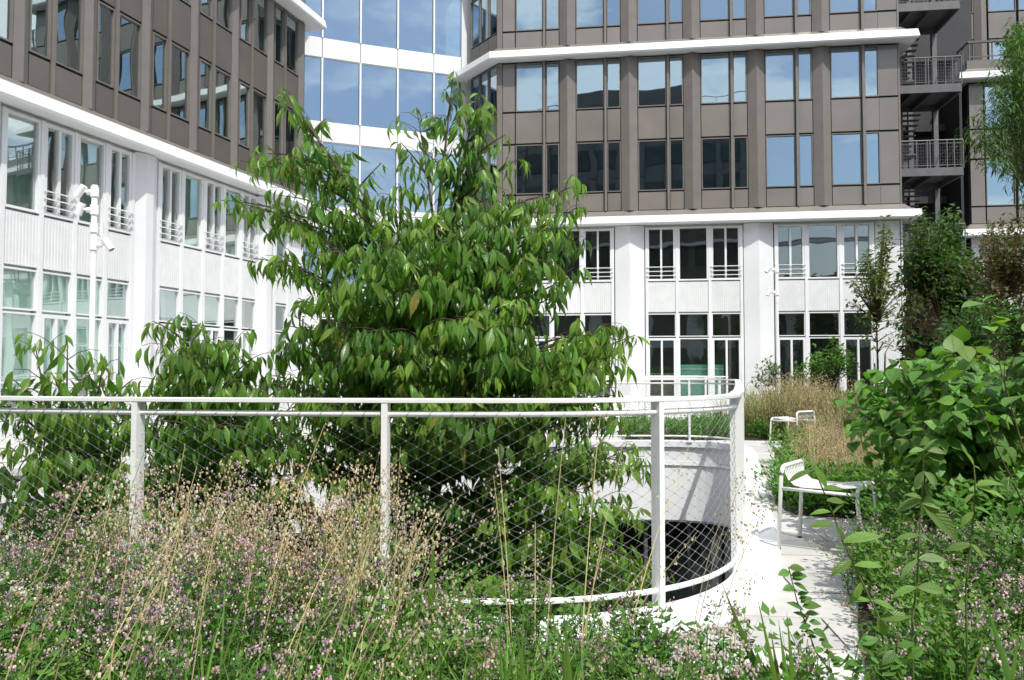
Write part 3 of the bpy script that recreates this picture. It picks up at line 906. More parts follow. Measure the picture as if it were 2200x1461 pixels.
# ------------------------------------------------------------------ spotlight poles
def arc(c, r, a0, a1, n, f):
    return [f(c, r, a0 + (a1 - a0) * i / n) for i in range(n + 1)]
def spot_pole(label, loc, rz=0.0, heads=((4.50, 180, 35), (4.18, 180, 20), (3.86, 95, 10), (3.55, 0, 35))):
    t = thing('spotlight_pole', label, 'lamp post', loc, rz, 'white spotlight poles on the deck')
    MB().tube([(0, 0, 0.0), (0, 0, 3.40)], 0.047, 14).tube([(0, 0, 3.40), (0, 0, 3.45)], 0.047, 14, 0.055).tube([(0, 0, 3.45), (0, 0, 4.62)], 0.052, 14).box(-0.12, 0.12, -0.12, 0.12, 0, 0.02).obj('pole', M_rail, t, smooth=False)
    for z, az, tilt in heads:
        c = MB().tube([(0, 0, z - 0.085), (0, 0, z + 0.085)], 0.072, 14).obj('collar', M_rail, t)
        a = math.radians(az)
        d = Vector((math.cos(a), math.sin(a), 0))
        MB().tube([d*0.06 + Vector((0, 0, z)), d*0.135 + Vector((0, 0, z))], 0.048, 12).tube([d*0.13 + Vector((0, 0, z)), d*0.19 + Vector((0, 0, z + 0.01))], 0.018, 8).obj('bracket', M_rail, c)
        ax_ = (d*math.sin(math.radians(tilt)) + Vector((0, 0, -math.cos(math.radians(tilt)))))
        ctr = d*0.25 + Vector((0, 0, z + 0.02))
        h = MB().tube([ctr - ax_*0.11, ctr - ax_*0.10, ctr + ax_*0.12], 0.062, 16).obj('lamp_head', M_rail, c)
        MB().tube([ctr + ax_*0.1201, ctr + ax_*0.123], 0.050, 14).obj('lens', M_steel, c)
    return t
p1 = at(204, 392, 14.0)
spot_pole('tall white spotlight pole in front of the left wing', (p1.x, 14.0, 0.0))
p2 = at(1668, 560, 24.5)
spot_pole('slim white spotlight pole far off by the white pilaster of the middle wing', (p2.x, 24.5, 0.0), 0.0, ((4.45, 180, 40), (3.75, 180, 20)))

# ------------------------------------------------------------------ slatted metal chairs
def round_path(pts, r, n=5):
    P = [Vector(p) for p in pts]
    o = [P[0]]
    for i in range(1, len(P) - 1):
        a = (P[i-1] - P[i]).normalized(); b = (P[i+1] - P[i]).normalized()
        s, e = P[i] + a*r, P[i] + b*r
        for k in range(n + 1):
            t = k / n
            o.append(s*(1-t)**2 + P[i]*2*t*(1-t) + e*t*t)
    o.append(P[-1])
    return o
def make_chair(label):
    t = thing('slatted_chair', label, 'chair', group='white slatted metal chairs on the deck')
    w = 0.255
    MB().tube(round_path([(-0.30, -w, 0.012), (-0.27, -w, 0.615), (-0.27, w, 0.615), (-0.30, w, 0.012)], 0.07), 0.0155, 10).obj('back_arch', M_rail, t, smooth=True)
    MB().tube(round_path([(0.29, -w, 0.012), (0.26, -w, 0.485), (0.26, w, 0.485), (0.29, w, 0.012)], 0.07), 0.0155, 10).obj('front_arch', M_rail, t, smooth=True)
    for y in (-w, w): MB().tube([(-0.277, y, 0.455), (0.262, y, 0.448)], 0.012, 8).obj('side_rail', M_rail, t, smooth=True)
    prof = [(0.262, 0.500), (0.22, 0.494), (0.05, 0.472), (-0.12, 0.468), (-0.19, 0.480), (-0.235, 0.52), (-0.258, 0.575), (-0.267, 0.632)]
    def slat():
        b = MB(); n = len(prof)
        for x, z in prof: b.v += [(x, -0.0115, z - 0.003), (x, 0.0115, z - 0.003), (x, 0.0115, z + 0.003), (x, -0.0115, z + 0.003)]
        for i in range(n - 1):
            for k in range(4):
                k2_ = (k + 1) % 4
                b.f.append((i*4+k, i*4+k2_, i*4+4+k2_, i*4+4+k))
        b.f += [(0, 3, 2, 1), (n*4-4, n*4-3, n*4-2, n*4-1)]
        return b.mesh('slat', M_rail)
    sm = cached('slat', slat)
    for i in range(12): link('slat', sm, t, (0, -0.205 + i*0.0373, 0))
    for x, y in ((-0.30, -w), (-0.30, w), (0.29, -w), (0.29, w)): MB().tube([(x, y, 0.0), (x, y, 0.014)], 0.017, 8).obj('foot', M_black, t)
    return t
def dup_tree(root, loc, rz, label):
    r = root.copy(); COL.objects.link(r); r.location = loc; r.rotation_euler = (0, 0, rz); r['label'] = label
    for ch in list(root.children):
        c = ch.copy(); COL.objects.link(c); c.parent = r
        for g in list(ch.children):
            d = g.copy(); COL.objects.link(d); d.parent = c
    return r
ch = make_chair('nearest white slatted metal chair, standing on the pale slabs right of the railing')
a_, b_ = gnd(1675, 1180), gnd(1716, 1155)
back_mid = (a_ + b_) / 2
fw = Vector((0.80, -0.60, 0)).normalized()
cpos = back_mid + fw * 0.30
ch.location = (cpos.x, cpos.y, 0.0)
ch.rotation_euler = (0, 0, math.atan2(fw.y, fw.x))
dup_tree(ch, (5.00, 14.25, 0), math.radians(125), 'white slatted metal chair half hidden by dry grass at the end of the walk')
for (x, y, r_, lb_) in ((1.15, 19.0, 100, 'far white slatted chair showing its back just behind the cherry tree'),
                        (2.1, 19.4, 200, 'far white slatted chair to the right of the cherry tree trunk, turned left'),
                        (3.55, 19.2, 10, 'far white slatted chair seen under the near top rail left of its post')):
    dup_tree(ch, (x, y, 0), math.radians(r_), lb_)
tb = thing('garden_table', 'low white metal table between the far chairs', 'table', (2.75, 19.5, 0))
MB().box(-0.45, 0.45, -0.35, 0.35, 0.70, 0.72).obj('table_top', M_rail, tb)
for x in (-0.4, 0.4):
    for y in (-0.3, 0.3): MB().tube([(x, y, 0), (x, y, 0.70)], 0.015, 6).obj('leg', M_rail, tb)

# mint board with dark dots behind the glass of the middle doors
rbm = Matrix.Translation((RP[0], RP[1], 0)) @ Matrix.Rotation(math.atan2(RQ[1]-RP[1], RQ[0]-RP[0]), 4, 'Z')
q_ = rbm @ Vector((6.75, 0.35, 0.29))
mb_ = thing('display_board', 'mint green board with dark dots standing behind the glazed doors', 'board', q_, math.atan2(RQ[1]-RP[1], RQ[0]-RP[0]))
MB().box(0, 1.85, 0, 0.05, 0, 1.28).obj('board', M_mint, mb_)
MB().box(0, 1.85, -0.02, -0.001, 1.10, 1.13).obj('ledge', M_rail, mb_)
d_ = MB()
for _ in range(46):
    x, z = rnd.uniform(0.05, 1.78), rnd.uniform(0.05, 1.05)
    d_.box(x, x + 0.035, -0.006, -0.001, z, z + 0.03)
dd = d_.obj('dot', M_steel, mb_); dd['kind'] = 'stuff'

# ------------------------------------------------------------------ foliage toolkit (numpy)
def leaf_tpl(L=1.0, Wd=0.36, n=5, fold=0.25, droop=0.35, tip=1.6, base=0.9, quilt=0.0, pw=0.85):
    """blade along +Y, face +Z, drooping towards -Z; returns verts, quads, uv per corner"""
    V, UV = [], []
    for i in range(n + 1):
        t = i / n
        w = Wd / 2 * (math.sin(math.pi * min(1, t ** base)) ** pw) * (1 - 0.35 * max(0, t - 0.55) / 0.45 * (tip - 1))
        if i == 0: w = 0.01
        if i == n: w = 0.004
        y = L * t * (1 - 0.10 * droop * t)
        z = -droop * L * t * t * 0.55
        q = quilt * math.sin(i * 2.4)
        V += [(-w, y, z + fold * w + q), (0, y, z), (w, y, z + fold * w - q)]
        UV += [(-1, t), (0, t), (1, t)]
    F = []
    for i in range(n):
        a = i * 3
        F += [(a, a+1, a+4, a+3), (a+1, a+2, a+5, a+4)]
    V = np.array(V, float); F = np.array(F, int); UV = np.array(UV, float)
    return V, F, UV[F]
def np_mesh(name, V, polys, cols=None, uv=None, m=None, smooth=True):
    """polys: list of (k,n) int arrays; cols: per vertex rgb"""
    me = bpy.data.meshes.new(name)
    me.vertices.add(len(V))
    me.vertices.foreach_set('co', np.ascontiguousarray(V, dtype=np.float32).ravel())
    loops = np.concatenate([p.ravel() for p in polys]).astype(np.int32)
    tot = np.concatenate([np.full(len(p), p.shape[1]) for p in polys]).astype(np.int32)
    st_ = np.concatenate([[0], np.cumsum(tot)[:-1]]).astype(np.int32)
    me.loops.add(len(loops))
    me.polygons.add(len(tot))
    me.loops.foreach_set('vertex_index', loops)
    me.polygons.foreach_set('loop_start', st_)
    if smooth: me.polygons.foreach_set('use_smooth', np.ones(len(tot), bool))
    if uv is not None:
        l = me.uv_layers.new(name='UVMap')
        l.data.foreach_set('uv', np.ascontiguousarray(uv, dtype=np.float32).ravel())
    if cols is not None:
        a = me.attributes.new('col', 'FLOAT_COLOR', 'POINT')
        c = np.ones((len(V), 4), np.float32); c[:, :3] = cols
        a.data.foreach_set('color', c.ravel())
    if m: me.materials.append(m)
    me.update(calc_edges=True)
    me.validate()
    return me
def frames(D, N):
    """rotation matrices whose Y is D and whose Z is close to N"""
    D = D / np.linalg.norm(D, axis=1, keepdims=True)
    X = np.cross(D, N)
    ln = np.linalg.norm(X, axis=1, keepdims=True)
    X = np.where(ln < 1e-4, np.array([[1.0, 0, 0]]), X / np.maximum(ln, 1e-9))
    Z = np.cross(X, D)
    return np.stack([X, D, Z], axis=2)
def place(tpl, R, T, Sc, tint):
    """many copies of a template; returns V, F, UV, C"""
    V, F, UV = tpl[:3]
    n, k = len(T), len(V)
    VV = np.einsum('nij,kj->nki', R, V) * Sc[:, None, None] + T[:, None, :]
    FF = F[None] + (np.arange(n) * k)[:, None, None]
    C = np.repeat(tint[:, None, :], k, axis=1)
    if len(tpl) > 3: C = C * tpl[3][None]
    return VV.reshape(-1, 3), FF.reshape(-1, F.shape[1]), (np.tile(UV.reshape(-1, 2), (n, 1)) if UV is not None else None), C.reshape(-1, 3)
def leaf_cloud(tpls, P, D, N, Sc, tint):
    R = frames(D, N)
    idx = rng.integers(0, len(tpls), len(P))
    Vs, Fs, Us, Cs, o = [], [], [], [], 0
    for i, t in enumerate(tpls):
        s = idx == i
        if not s.any(): continue
        v, f, u, c = place(t, R[s], P[s], Sc[s], tint[s])
        Vs.append(v); Fs.append(f + o); Us.append(u); Cs.append(c); o += len(v)
    return np.concatenate(Vs), np.concatenate(Fs), np.concatenate(Us), np.concatenate(Cs)
def bez(a, b, c, n):
    t = np.linspace(0, 1, n)[:, None]
    return a*(1-t)**2 + b*2*t*(1-t) + c*t*t
class Leaves:
    def __init__(s): s.P, s.D, s.N, s.S, s.T = [], [], [], [], []
    def add(s, p, d, n, sc, t):
        s.P.append(p); s.D.append(d); s.N.append(n); s.S.append(sc); s.T.append(t)
    def arrays(s): return (np.array(s.P), np.array(s.D), np.array(s.N), np.array(s.S), np.array(s.T))
CAMP = np.array([0, 0, EYE])
def emit_leaves(root, L, tpls, m, n_parts=300, name='leaf'):
    """the nearest, least hidden leaves become parts of their own, the rest one mesh"""
    P, D, N, Sc, T = L.arrays()
    dist = np.linalg.norm(P - CAMP, axis=1)
    # rough visibility: keep the nearest leaf of each small cell of the view
    u = P[:, 0] / P[:, 1] * 60; v = (P[:, 2] - EYE) / P[:, 1] * 60
    order = np.argsort(dist)
    seen, pick = set(), []
    for i in order:
        key = (int(math.floor(u[i] / 1.6)), int(math.floor(v[i] / 1.6)))
        if key in seen: continue
        seen.add(key); pick.append(i)
    pick = sorted(pick, key=lambda i: dist[i] / Sc[i])[:n_parts]
    pk = np.zeros(len(P), bool); pk[pick] = True
    inv = Vector(root.location)
    rest = ~pk
    if rest.any():
        v_, f_, u_, c_ = leaf_cloud(tpls, P[rest], D[rest], N[rest], Sc[rest], T[rest])
        o = link(name, np_mesh(name, v_ - np.array(inv), [f_], c_, u_, m), root)
        o['kind'] = 'stuff'
    R = frames(D[pk], N[pk])
    meshes = {}
    for k, i in enumerate(np.nonzero(pk)[0]):
        ti = int(rng.integers(0, len(tpls)))
        g = T[i]; b = int(np.clip(round((g[0] / max(1e-6, g[1])) * 14), 0, 30)); lv = int(round(math.log(max(g[1], 1e-3)) * 6))
        key = (ti, b, lv)
        if key not in meshes:
            t = tpls[ti]
            meshes[key] = np_mesh(name, t[0], [t[1]], np.tile(g, (len(t[0]), 1)), t[2], m)
        M_ = Matrix(R[k].tolist()).to_4x4()
        o = bpy.data.objects.new(name, meshes[key])
        M_ = Matrix.Translation(Vector(P[i]) - inv) @ M_ @ Matrix.Scale(float(Sc[i]), 4)
        o.parent = root
        o.matrix_basis = M_
        COL.objects.link(o)
CH_T = [leaf_tpl(1, 0.24, 7, 0.45, 0.45, 2.3, 0.85, quilt=0.008, pw=1.2), leaf_tpl(1, 0.22, 7, 0.7, 0.7, 2.3, 0.85, quilt=0.008, pw=1.2), leaf_tpl(1, 0.28, 7, 0.3, 0.3, 2.2, 0.85, quilt=0.010, pw=1.3), leaf_tpl(1, 0.25, 7, 1.0, 0.9, 2.3, 0.85, pw=1.25)]
DARK, MID, YNG = np.array([0.036, 0.120, 0.016]), np.array([0.095, 0.25, 0.024]), np.array([0.24, 0.40, 0.04])
def unit(v): return v / max(1e-9, np.linalg.norm(v))
def cherry_branch(wood, L, a, tip, r0, axis, lift=0.25, dens=1.0, twigs=True, leaf=0.15, young=0.5, start=0.25):
    a = np.array(a, float); tip = np.array(tip, float)
    ln = np.linalg.norm(tip - a)
    mid = (a + tip) / 2 + np.array([0, 0, lift * rnd.uniform(0.3, 1.9) * ln])
    young = min(1.0, young * rnd.choice((0.3, 0.6, 1.0, 1.7)))
    lift = lift * rnd.uniform(0.3, 2.0)
    n = max(6, int(ln / 0.065))
    P = bez(a, mid, tip, n)
    wood.tube([Vector(p) for p in P], r0, 5, 0.003, cap=False)
    for i in range(1, n):
        t = i / (n - 1)
        if t < start: continue
        tan = unit(P[i] - P[i-1])
        side = unit(np.cross(tan, [0, 0, 1]) + 1e-4)
        # leaves straight on the branch
        for s in (1, -1):
            if rnd.random() < 0.75 * dens: hang(L, P[i], tan, side * s, leaf * rnd.uniform(0.7, 1.1), young * max(0, t - 0.55) / 0.45, axis)
        if twigs and ln > 0.45 and i % 2 == 0 and t < 0.93:
            for s in (1, -1):
                if rnd.random() > 0.8: continue
                tl = rnd.uniform(0.18, 0.42) * (1 - 0.4 * t) * (0.6 + 0.4 * ln)
                d = unit(side * s * rnd.uniform(0.6, 1.1) + tan * 0.7 + np.array([0, 0, rnd.uniform(-0.35, 0.65)]))
                e = P[i] + d * tl + np.array([0, 0, -0.12 * tl])
                Q = bez(P[i], P[i] + d * tl * 0.5 + np.array([0, 0, 0.05]), e, max(3, int(tl / 0.045)))
                wood.tube([Vector(q) for q in Q], 0.004, 3, 0.0018, cap=False)
                for j in range(1, len(Q)):
                    td = unit(Q[j] - Q[j-1]); sd = unit(np.cross(td, [0, 0, 1]) + 1e-4)
                    for s2 in (1, -1):
                        if rnd.random() < 0.85 * dens: hang(L, Q[j], td, sd * s2, leaf * rnd.uniform(0.7, 1.15), young * (j / len(Q)) * (0.3 + 0.7 * t), axis)
                hang(L, Q[-1], unit(Q[-1] - Q[-2]), np.array([0, 0, 0.0]), leaf * 0.9, young, axis)
    for _ in range(3): hang(L, P[-1], unit(P[-1] - P[-2]), np.array([rnd.uniform(-1, 1), rnd.uniform(-1, 1), 0]) * 0.6, leaf * rnd.uniform(0.5, 0.8), min(1.0, young * 1.5), axis)
def hang(L, p, tan, side, size, young, axis):
    d = unit(tan * 0.35 + side * rnd.uniform(0.25, 0.7) + np.array([rnd.uniform(-0.2, 0.2), rnd.uniform(-0.2, 0.2), rnd.uniform(-1.7, -0.75) + 0.5 * young]))
    outw = np.array([p[0] - axis[0], p[1] - axis[1], 0.0]); outw = unit(outw)
    nrm = unit(outw * 0.9 + np.array([0, 0, 0.8]) + np.array([rnd.uniform(-1, 1), rnd.uniform(-1, 1), rnd.uniform(-0.3, 0.3)]))
    q = rnd.random()
    c = DARK * (1 - q) + MID * q
    c = c * (1 - young) + YNG * young
    p = np.array(p) + d * 0.015
    if rnd.random() < 0.012: c = np.array([0.32, 0.30, 0.05])
    L.add(p, d, nrm, size * rnd.uniform(0.7, 1.2) * (1 - 0.25 * young), c)

# ------------------------------------------------------------------ the cherry trees in the sunken patio
def cherry_tree(label, base, top, tips, fill, leaf=0.15, n_parts=300, group=None, trunk_r=0.07, lean=0.35, young=0.45):
    root = thing('cherry_tree', label, 'tree', (base[0], base[1], base[2]), 0.0, group)
    wood, tr, L = MB(), MB(), Leaves()
    base = np.array(base, float); top = np.array(top, float)
    tp = bez(base, (base + top) / 2 + np.array([rnd.uniform(-.15, .15), rnd.uniform(-.1, .1), 0]), top, 16)
    tr.tube([Vector(p) - Vector(base) for p in tp], trunk_r, 9, 0.012)
    tr.obj('trunk', M_bark, root, smooth=True)
    def trunk_at(z):
        i = int(np.argmin(np.abs(tp[:, 2] - z)))
        return tp[i]
    skel = [p for p in tp]
    for q in sorted(tips, key=lambda q: 0 if (len(q) > 3 and q[3] <= 0.03) else 1):
        tip = np.array(q[:3], float)
        lift, dn, lf = (list(q[3:]) + [0.12, 1.0, leaf])[:3] if len(q) <= 3 else (q[3], q[4] if len(q) > 4 else 1.0, q[5] if len(q) > 5 else leaf)
        ax_ = trunk_at(tip[2])
        hd = math.hypot(tip[0] - ax_[0], tip[1] - ax_[1])
        a = trunk_at(tip[2] - lean * hd - 0.25)
        if len(q) > 3 and q[3] <= 0.03:
            a = trunk_at(tip[2] - 0.9 * hd - 0.8)
            skel += list(bez(a, (a + tip) / 2, tip, 12)[2:10])
        else:
            sk = np.array(skel)
            cost = np.linalg.norm(sk - tip, axis=1) + 3.0 * np.maximum(0, sk[:, 2] - (tip[2] - lean * np.hypot(sk[:, 0] - tip[0], sk[:, 1] - tip[1]) - 0.08))
            a = sk[int(np.argmin(cost))]
        hd = np.linalg.norm(tip - a)
        cherry_branch(wood, L, a, tip, 0.008 + 0.006 * hd, ax_, lift, dn, True, lf, young, 0.12 if hd < 0.9 else 0.25)
    for (z0, z1, r0, r1, n, ycl) in fill:
        for i in range(n):
            z = z0 + (z1 - z0) * (i + rnd.random()) / n
            r = r0 + (r1 - r0) * (z - z0) / (z1 - z0)
            an = rnd.uniform(0, 2 * math.pi)
            c = trunk_at(z)
            rr = r * rnd.uniform(0.55, 1.0)
            tip = np.array([c[0] + rr * math.cos(an), c[1] + rr * math.sin(an), z])
            if tip[1] < ycl: tip[1] = ycl + rnd.uniform(0, 0.4)
            a = trunk_at(z - 0.3 * rr - 0.2)
            cherry_branch(wood, L, a, tip, 0.01 + 0.006 * rr, a, 0.14, 0.9, True, leaf, young * 0.6, 0.25)
    w = wood.mesh('branch', M_bark, True)
    o = link('branch', w, root, -Vector(base)); o['kind'] = 'stuff'
    emit_leaves(root, L, CH_T, P_big, n_parts)
    return root
Yt = 6.5
def T(x, y, Y, *a):
    p = at(x, y, Y)
    return (p.x, p.y, p.z) + a
main_tips = [
    # upper left leader and its side shoots
    T(612, 200, 6.4, 0.02, 0.95), T(640, 250, 6.5, 0.05), T(700, 255, 6.6, 0.1), T(655, 300, 6.3, 0.1), T(730, 330, 6.8, 0.1), T(620, 330, 6.2, 0.1), T(575, 330, 6.5, 0.12),
    # left arms
    T(515, 345, 6.3, 0.12), T(475, 430, 6.2, 0.15), T(530, 440, 6.0, 0.14), T(600, 420, 5.9, 0.15), T(545, 555, 6.1, 0.15), T(600, 545, 5.8, 0.15), T(620, 480, 5.7, 0.12),
    T(640, 640, 5.9, 0.12), T(590, 745, 5.8, 0.12), T(620, 700, 5.7, 0.14), T(660, 800, 5.6, 0.1), T(690, 850, 5.7, 0.1), T(650, 880, 5.9, 0.1), T(700, 920, 5.7, 0.1), T(740, 960, 5.6, 0.1), T(680, 990, 5.9, 0.1), T(780, 1030, 5.5, 0.1), T(640, 940, 6.2, 0.1), T(730, 1090, 5.7, 0.1),
    # middle leaders
    T(860, 305, 6.4, 0.08), T(820, 350, 6.2, 0.1), T(780, 390, 6.1, 0.12), T(895, 230, 6.7, 0.03, 0.5), T(975, 150, 6.5, 0.02, 0.5), T(985, 195, 6.6, 0.04, 0.6), T(915, 330, 6.2, 0.08), T(950, 340, 6.1, 0.08, 0.9),
    # right of middle leader
    T(1030, 200, 6.2, 0.02, 0.9), T(1055, 220, 6.3, 0.03, 0.9), T(1085, 290, 6.2, 0.05, 0.9), T(1030, 290, 6.0, 0.05), T(1120, 340, 6.2, 0.08, 0.6), T(1060, 370, 5.9, 0.08),
    # right arms
    T(1250, 393, 6.0, 0.10, 0.85), T(1240, 445, 5.9, 0.10), T(1165, 420, 5.8, 0.10), T(1245, 520, 5.8, 0.12), T(1200, 490, 5.6, 0.12), T(1235, 590, 5.7, 0.12), T(1190, 560, 5.5, 0.12), T(1190, 640, 5.6, 0.14),
    T(1365, 720, 5.7, 0.12), T(1310, 700, 5.8, 0.12), T(1330, 760, 5.5, 0.10), T(1270, 720, 5.4, 0.12), T(1290, 790, 5.3, 0.1), T(1320, 850, 5.6, 0.1), T(1360, 890, 5.8, 0.1),
    # lower right drooping arms below the rail
    T(1370, 960, 5.9, 0.15), T(1385, 1010, 5.9, 0.15), T(1340, 990, 5.6, 0.15), T(1370, 1090, 5.6, 0.15), T(1330, 1080, 5.3, 0.18), T(1260, 1060, 5.2, 0.18), T(1180, 1040, 5.2, 0.2, 1.0),
    T(1390, 1200, 5.6, 0.15), T(1340, 1190, 5.3, 0.16), T(1270, 1170, 5.2, 0.16), T(1200, 1180, 5.3, 0.16), T(1380, 1250, 5.8, 0.15), T(1120, 1090, 5.4, 0.16), T(1290, 1260, 5.4, 0.1), T(1130, 1250, 5.6, 0.1),
    # front boughs facing the camera
    T(850, 530, 5.1, 0.18, 1.0), T(800, 600, 5.2, 0.18), T(900, 620, 5.0, 0.18), T(880, 560, 5.15, 0.2), T(980, 600, 5.1, 0.16), T(1020, 520, 5.2, 0.15), T(1060, 700, 4.95, 0.16), T(1010, 680, 5.0, 0.16),
    T(940, 760, 5.0, 0.15), T(860, 780, 5.1, 0.14), T(1110, 640, 5.1, 0.16), T(720, 700, 5.3, 0.15), T(760, 640, 5.3, 0.15), T(700, 620, 5.5, 0.15), T(760, 760, 5.2, 0.14), T(1110, 760, 5.0, 0.14),
    T(1190, 750, 5.1, 0.14), T(820, 700, 5.1, 0.15), T(920, 860, 5.0, 0.14), T(1010, 850, 5.0, 0.14), T(1080, 880, 5.05, 0.12), T(860, 880, 5.1, 0.1), T(1160, 850, 5.1, 0.12), T(1240, 870, 5.2, 0.12),
    T(930, 930, 5.2, 0.1), T(880, 950, 5.4, 0.1), T(1030, 930, 5.2, 0.1), T(760, 880, 5.3, 0.1), T(1250, 950, 5.3, 0.1), T(760, 560, 5.4, 0.16), T(700, 540, 5.6, 0.16), T(820, 470, 5.4, 0.14), T(930, 450, 5.4, 0.12),
    T(1080, 480, 5.4, 0.12), T(1130, 540, 5.3, 0.14), T(680, 440, 5.9, 0.12), T(750, 450, 5.8, 0.12), T(870, 400, 5.7, 0.1), T(1000, 420, 5.6, 0.1), T(1100, 430, 5.6, 0.1),
]
tr_base = at(905, 900, Yt)
cherry_tree('large cherry tree with drooping glossy leaves growing out of the sunken patio', (tr_base.x, Yt, -4.2), (tr_base.x + 0.15, Yt - 0.1, 2.7), main_tips,
            [(-3.2, -0.3, 1.7, 2.0, 70, 4.75), (-0.3, 1.5, 1.6, 1.5, 40, 4.9), (1.5, 2.6, 1.3, 0.8, 22, 5.3)], 0.182, 300, trunk_r=0.10, young=0.75)
lt1 = [T(75, 738, 5.2, 0.02, 0.7, 0.15), T(145, 735, 5.1, 0.02, 0.7, 0.16), T(226, 765, 5.1, 0.02, 0.7, 0.16), T(20, 810, 5.3, 0.05), T(110, 800, 5.0, 0.04), T(190, 800, 5.0, 0.04), T(285, 815, 5.2, 0.08),
       T(-20, 860, 5.2, 0.1), T(60, 860, 5.0, 0.1), T(140, 880, 4.95, 0.1), T(220, 870, 5.0, 0.1), T(275, 900, 5.1, 0.1), T(20, 960, 5.1, 0.1), T(100, 980, 4.95, 0.1), T(190, 980, 4.95, 0.1), T(270, 990, 5.05, 0.1),
       T(30, 1080, 5.1, 0.1), T(130, 1090, 5.0, 0.1), T(220, 1100, 5.0, 0.1), T(290, 1090, 5.1, 0.1)]
b1 = at(150, 900, 5.9)
cherry_tree('young cherry tree at the far left with thin upright shoots above the rail', (b1.x, 5.9, -4.2), (b1.x, 5.8, 0.95), lt1, [(-2.6, 1.0, 1.15, 1.0, 46, 4.95)], 0.17, 240, 'young cherry trees left of the big one', 0.05, 0.5)
lt2 = [T(328, 690, 5.6, 0.12, 0.9), T(355, 740, 5.5, 0.1), T(435, 690, 5.6, 0.04, 0.8), T(400, 740, 5.5, 0.08), T(470, 730, 5.5, 0.1), T(500, 740, 5.6, 0.12), T(540, 770, 5.6, 0.12), T(340, 800, 5.4, 0.1), T(430, 790, 5.3, 0.1),
       T(320, 830, 5.3, 0.1), T(480, 830, 5.3, 0.1), T(560, 830, 5.4, 0.1), T(610, 830, 5.5, 0.1), T(390, 880, 5.2, 0.1), T(420, 960, 5.3, 0.1), T(500, 1080, 5.6, 0.1), T(560, 1110, 5.5, 0.1), T(400, 1090, 5.3, 0.1), T(460, 900, 5.2, 0.1), T(540, 900, 5.25, 0.1), T(600, 900, 5.3, 0.1), T(640, 870, 5.5, 0.1),
       T(560, 960, 5.3, 0.1), T(620, 960, 5.3, 0.1), T(600, 1040, 5.4, 0.1), T(660, 1010, 5.4, 0.1), T(350, 950, 5.2, 0.1), T(340, 1010, 5.3, 0.1)]
b2 = at(455, 900, 6.2)
cherry_tree('bushy young cherry tree between the far left one and the big cherry tree', (b2.x, 6.2, -4.2), (b2.x, 6.1, 1.35), lt2, [(-2.2, 1.1, 0.9, 0.85, 30, 5.1)], 0.165, 240, 'young cherry trees left of the big one', 0.045, 0.5)

# ------------------------------------------------------------------ planting beds
def sheet(name, poly, z, m, kind='structure'):
    b = MB()
    b.v = [(x, y, z) for x, y in poly]
    b.f = [tuple(range(len(poly)))]
    return tag(b.obj(name, m), kind=kind)
KO = offset_loop(VL, 0.36)
front = [p for p in KO if p[1] < 6.5 and p[0] < -0.25 and p[1] < 5.2]
front.sort()
BED_F = [(-7.5, 0.2), (2.1, 0.2), (1.30, 1.6), (1.1, 2.3), (0.92, 2.9), (0.66, 3.3), (0.25, 3.6), (0.0, 3.75)] + [p for p in reversed(front)] + [(-7.5, 5.2)]
BED_R = [(1.3, 0.2), (1.28, 2.3), (1.42, 3.2), (1.80, 4.2), (2.20, 5.1), (2.75, 5.6), (3.1, 6.5), (3.25, 7.15), (2.62, 7.4), (2.62, 8.0), (2.95, 8.9), (3.45, 10.4), (3.95, 12.0), (4.45, 13.6), (5.7, 14.3), (5.6, 15.2), (4.0, 15.35), (2.2, 15.35), (2.3, 17.6), (5.4, 18.3), (6.6, 20.5), (7.2, 25.6), (9.5, 28.6), (26, 27), (26, 0.2)]
sheet('planting_bed', BED_F, 0.012, M_soil)
sheet('planting_bed', BED_R, 0.014, M_soil)

def scatter_in(poly, n, x0, x1, y0, y1, ymin_view=None):
    o = []
    tries = 0
    while len(o) < n and tries < n * 60:
        tries += 1
        x, y = rnd.uniform(x0, x1), rnd.uniform(y0, y1)
        if inside((x, y), poly): o.append((x, y))
    return o
def quadstrip(V, F, C, pts, ws, wdir, col, uvs=None):
    k = len(V)
    for p, w in zip(pts, ws):
        V.append(p - wdir * w); V.append(p + wdir * w); C += [col, col]
    for i in range(len(pts) - 1): F.append((k+2*i, k+2*i+1, k+2*i+3, k+2*i+2))
def small_leaf(V, F, C, p, d, w, ln, wd, col):
    k = len(V)
    up = np.cross(d, w)
    V += [p, p + d*ln*0.5 + w*wd*0.5 + up*0.002, p + d*ln - up*ln*0.15, p + d*ln*0.5 - w*wd*0.5 + up*0.002]; C += [col]*4
    F.append((k, k+1, k+2, k+3))
def bead(V, F, C, p, r, col, rr=None):
    k = len(V)
    a = rnd.uniform(0, 1.5)
    for z in (-1, 1):
        for q in range(4):
            an = a + q*math.pi/2 + (0.4 if z > 0 else 0)
            V.append(p + np.array([math.cos(an)*r*0.75, math.sin(an)*r*0.75, z*r*(rr or 0.6)])); C.append(col)
    F += [(k, k+1, k+5, k+4), (k+1, k+2, k+6, k+5), (k+2, k+3, k+7, k+6), (k+3, k, k+4, k+7), (k+4, k+5, k+6, k+7)]
def fin(V, F, C):
    V = np.array(V, float); F = np.array(F, int)
    return V, F, None, np.array(C, float)
def rdir(el0, el1):
    a, e = rnd.uniform(0, 2*math.pi), math.radians(rnd.uniform(el0, el1))
    return np.array([math.cos(a)*math.cos(e), math.sin(a)*math.cos(e), math.sin(e)])
G1, G2, G3 = np.array([0.040, 0.115, 0.018]), np.array([0.085, 0.19, 0.03]), np.array([0.15, 0.27, 0.05])
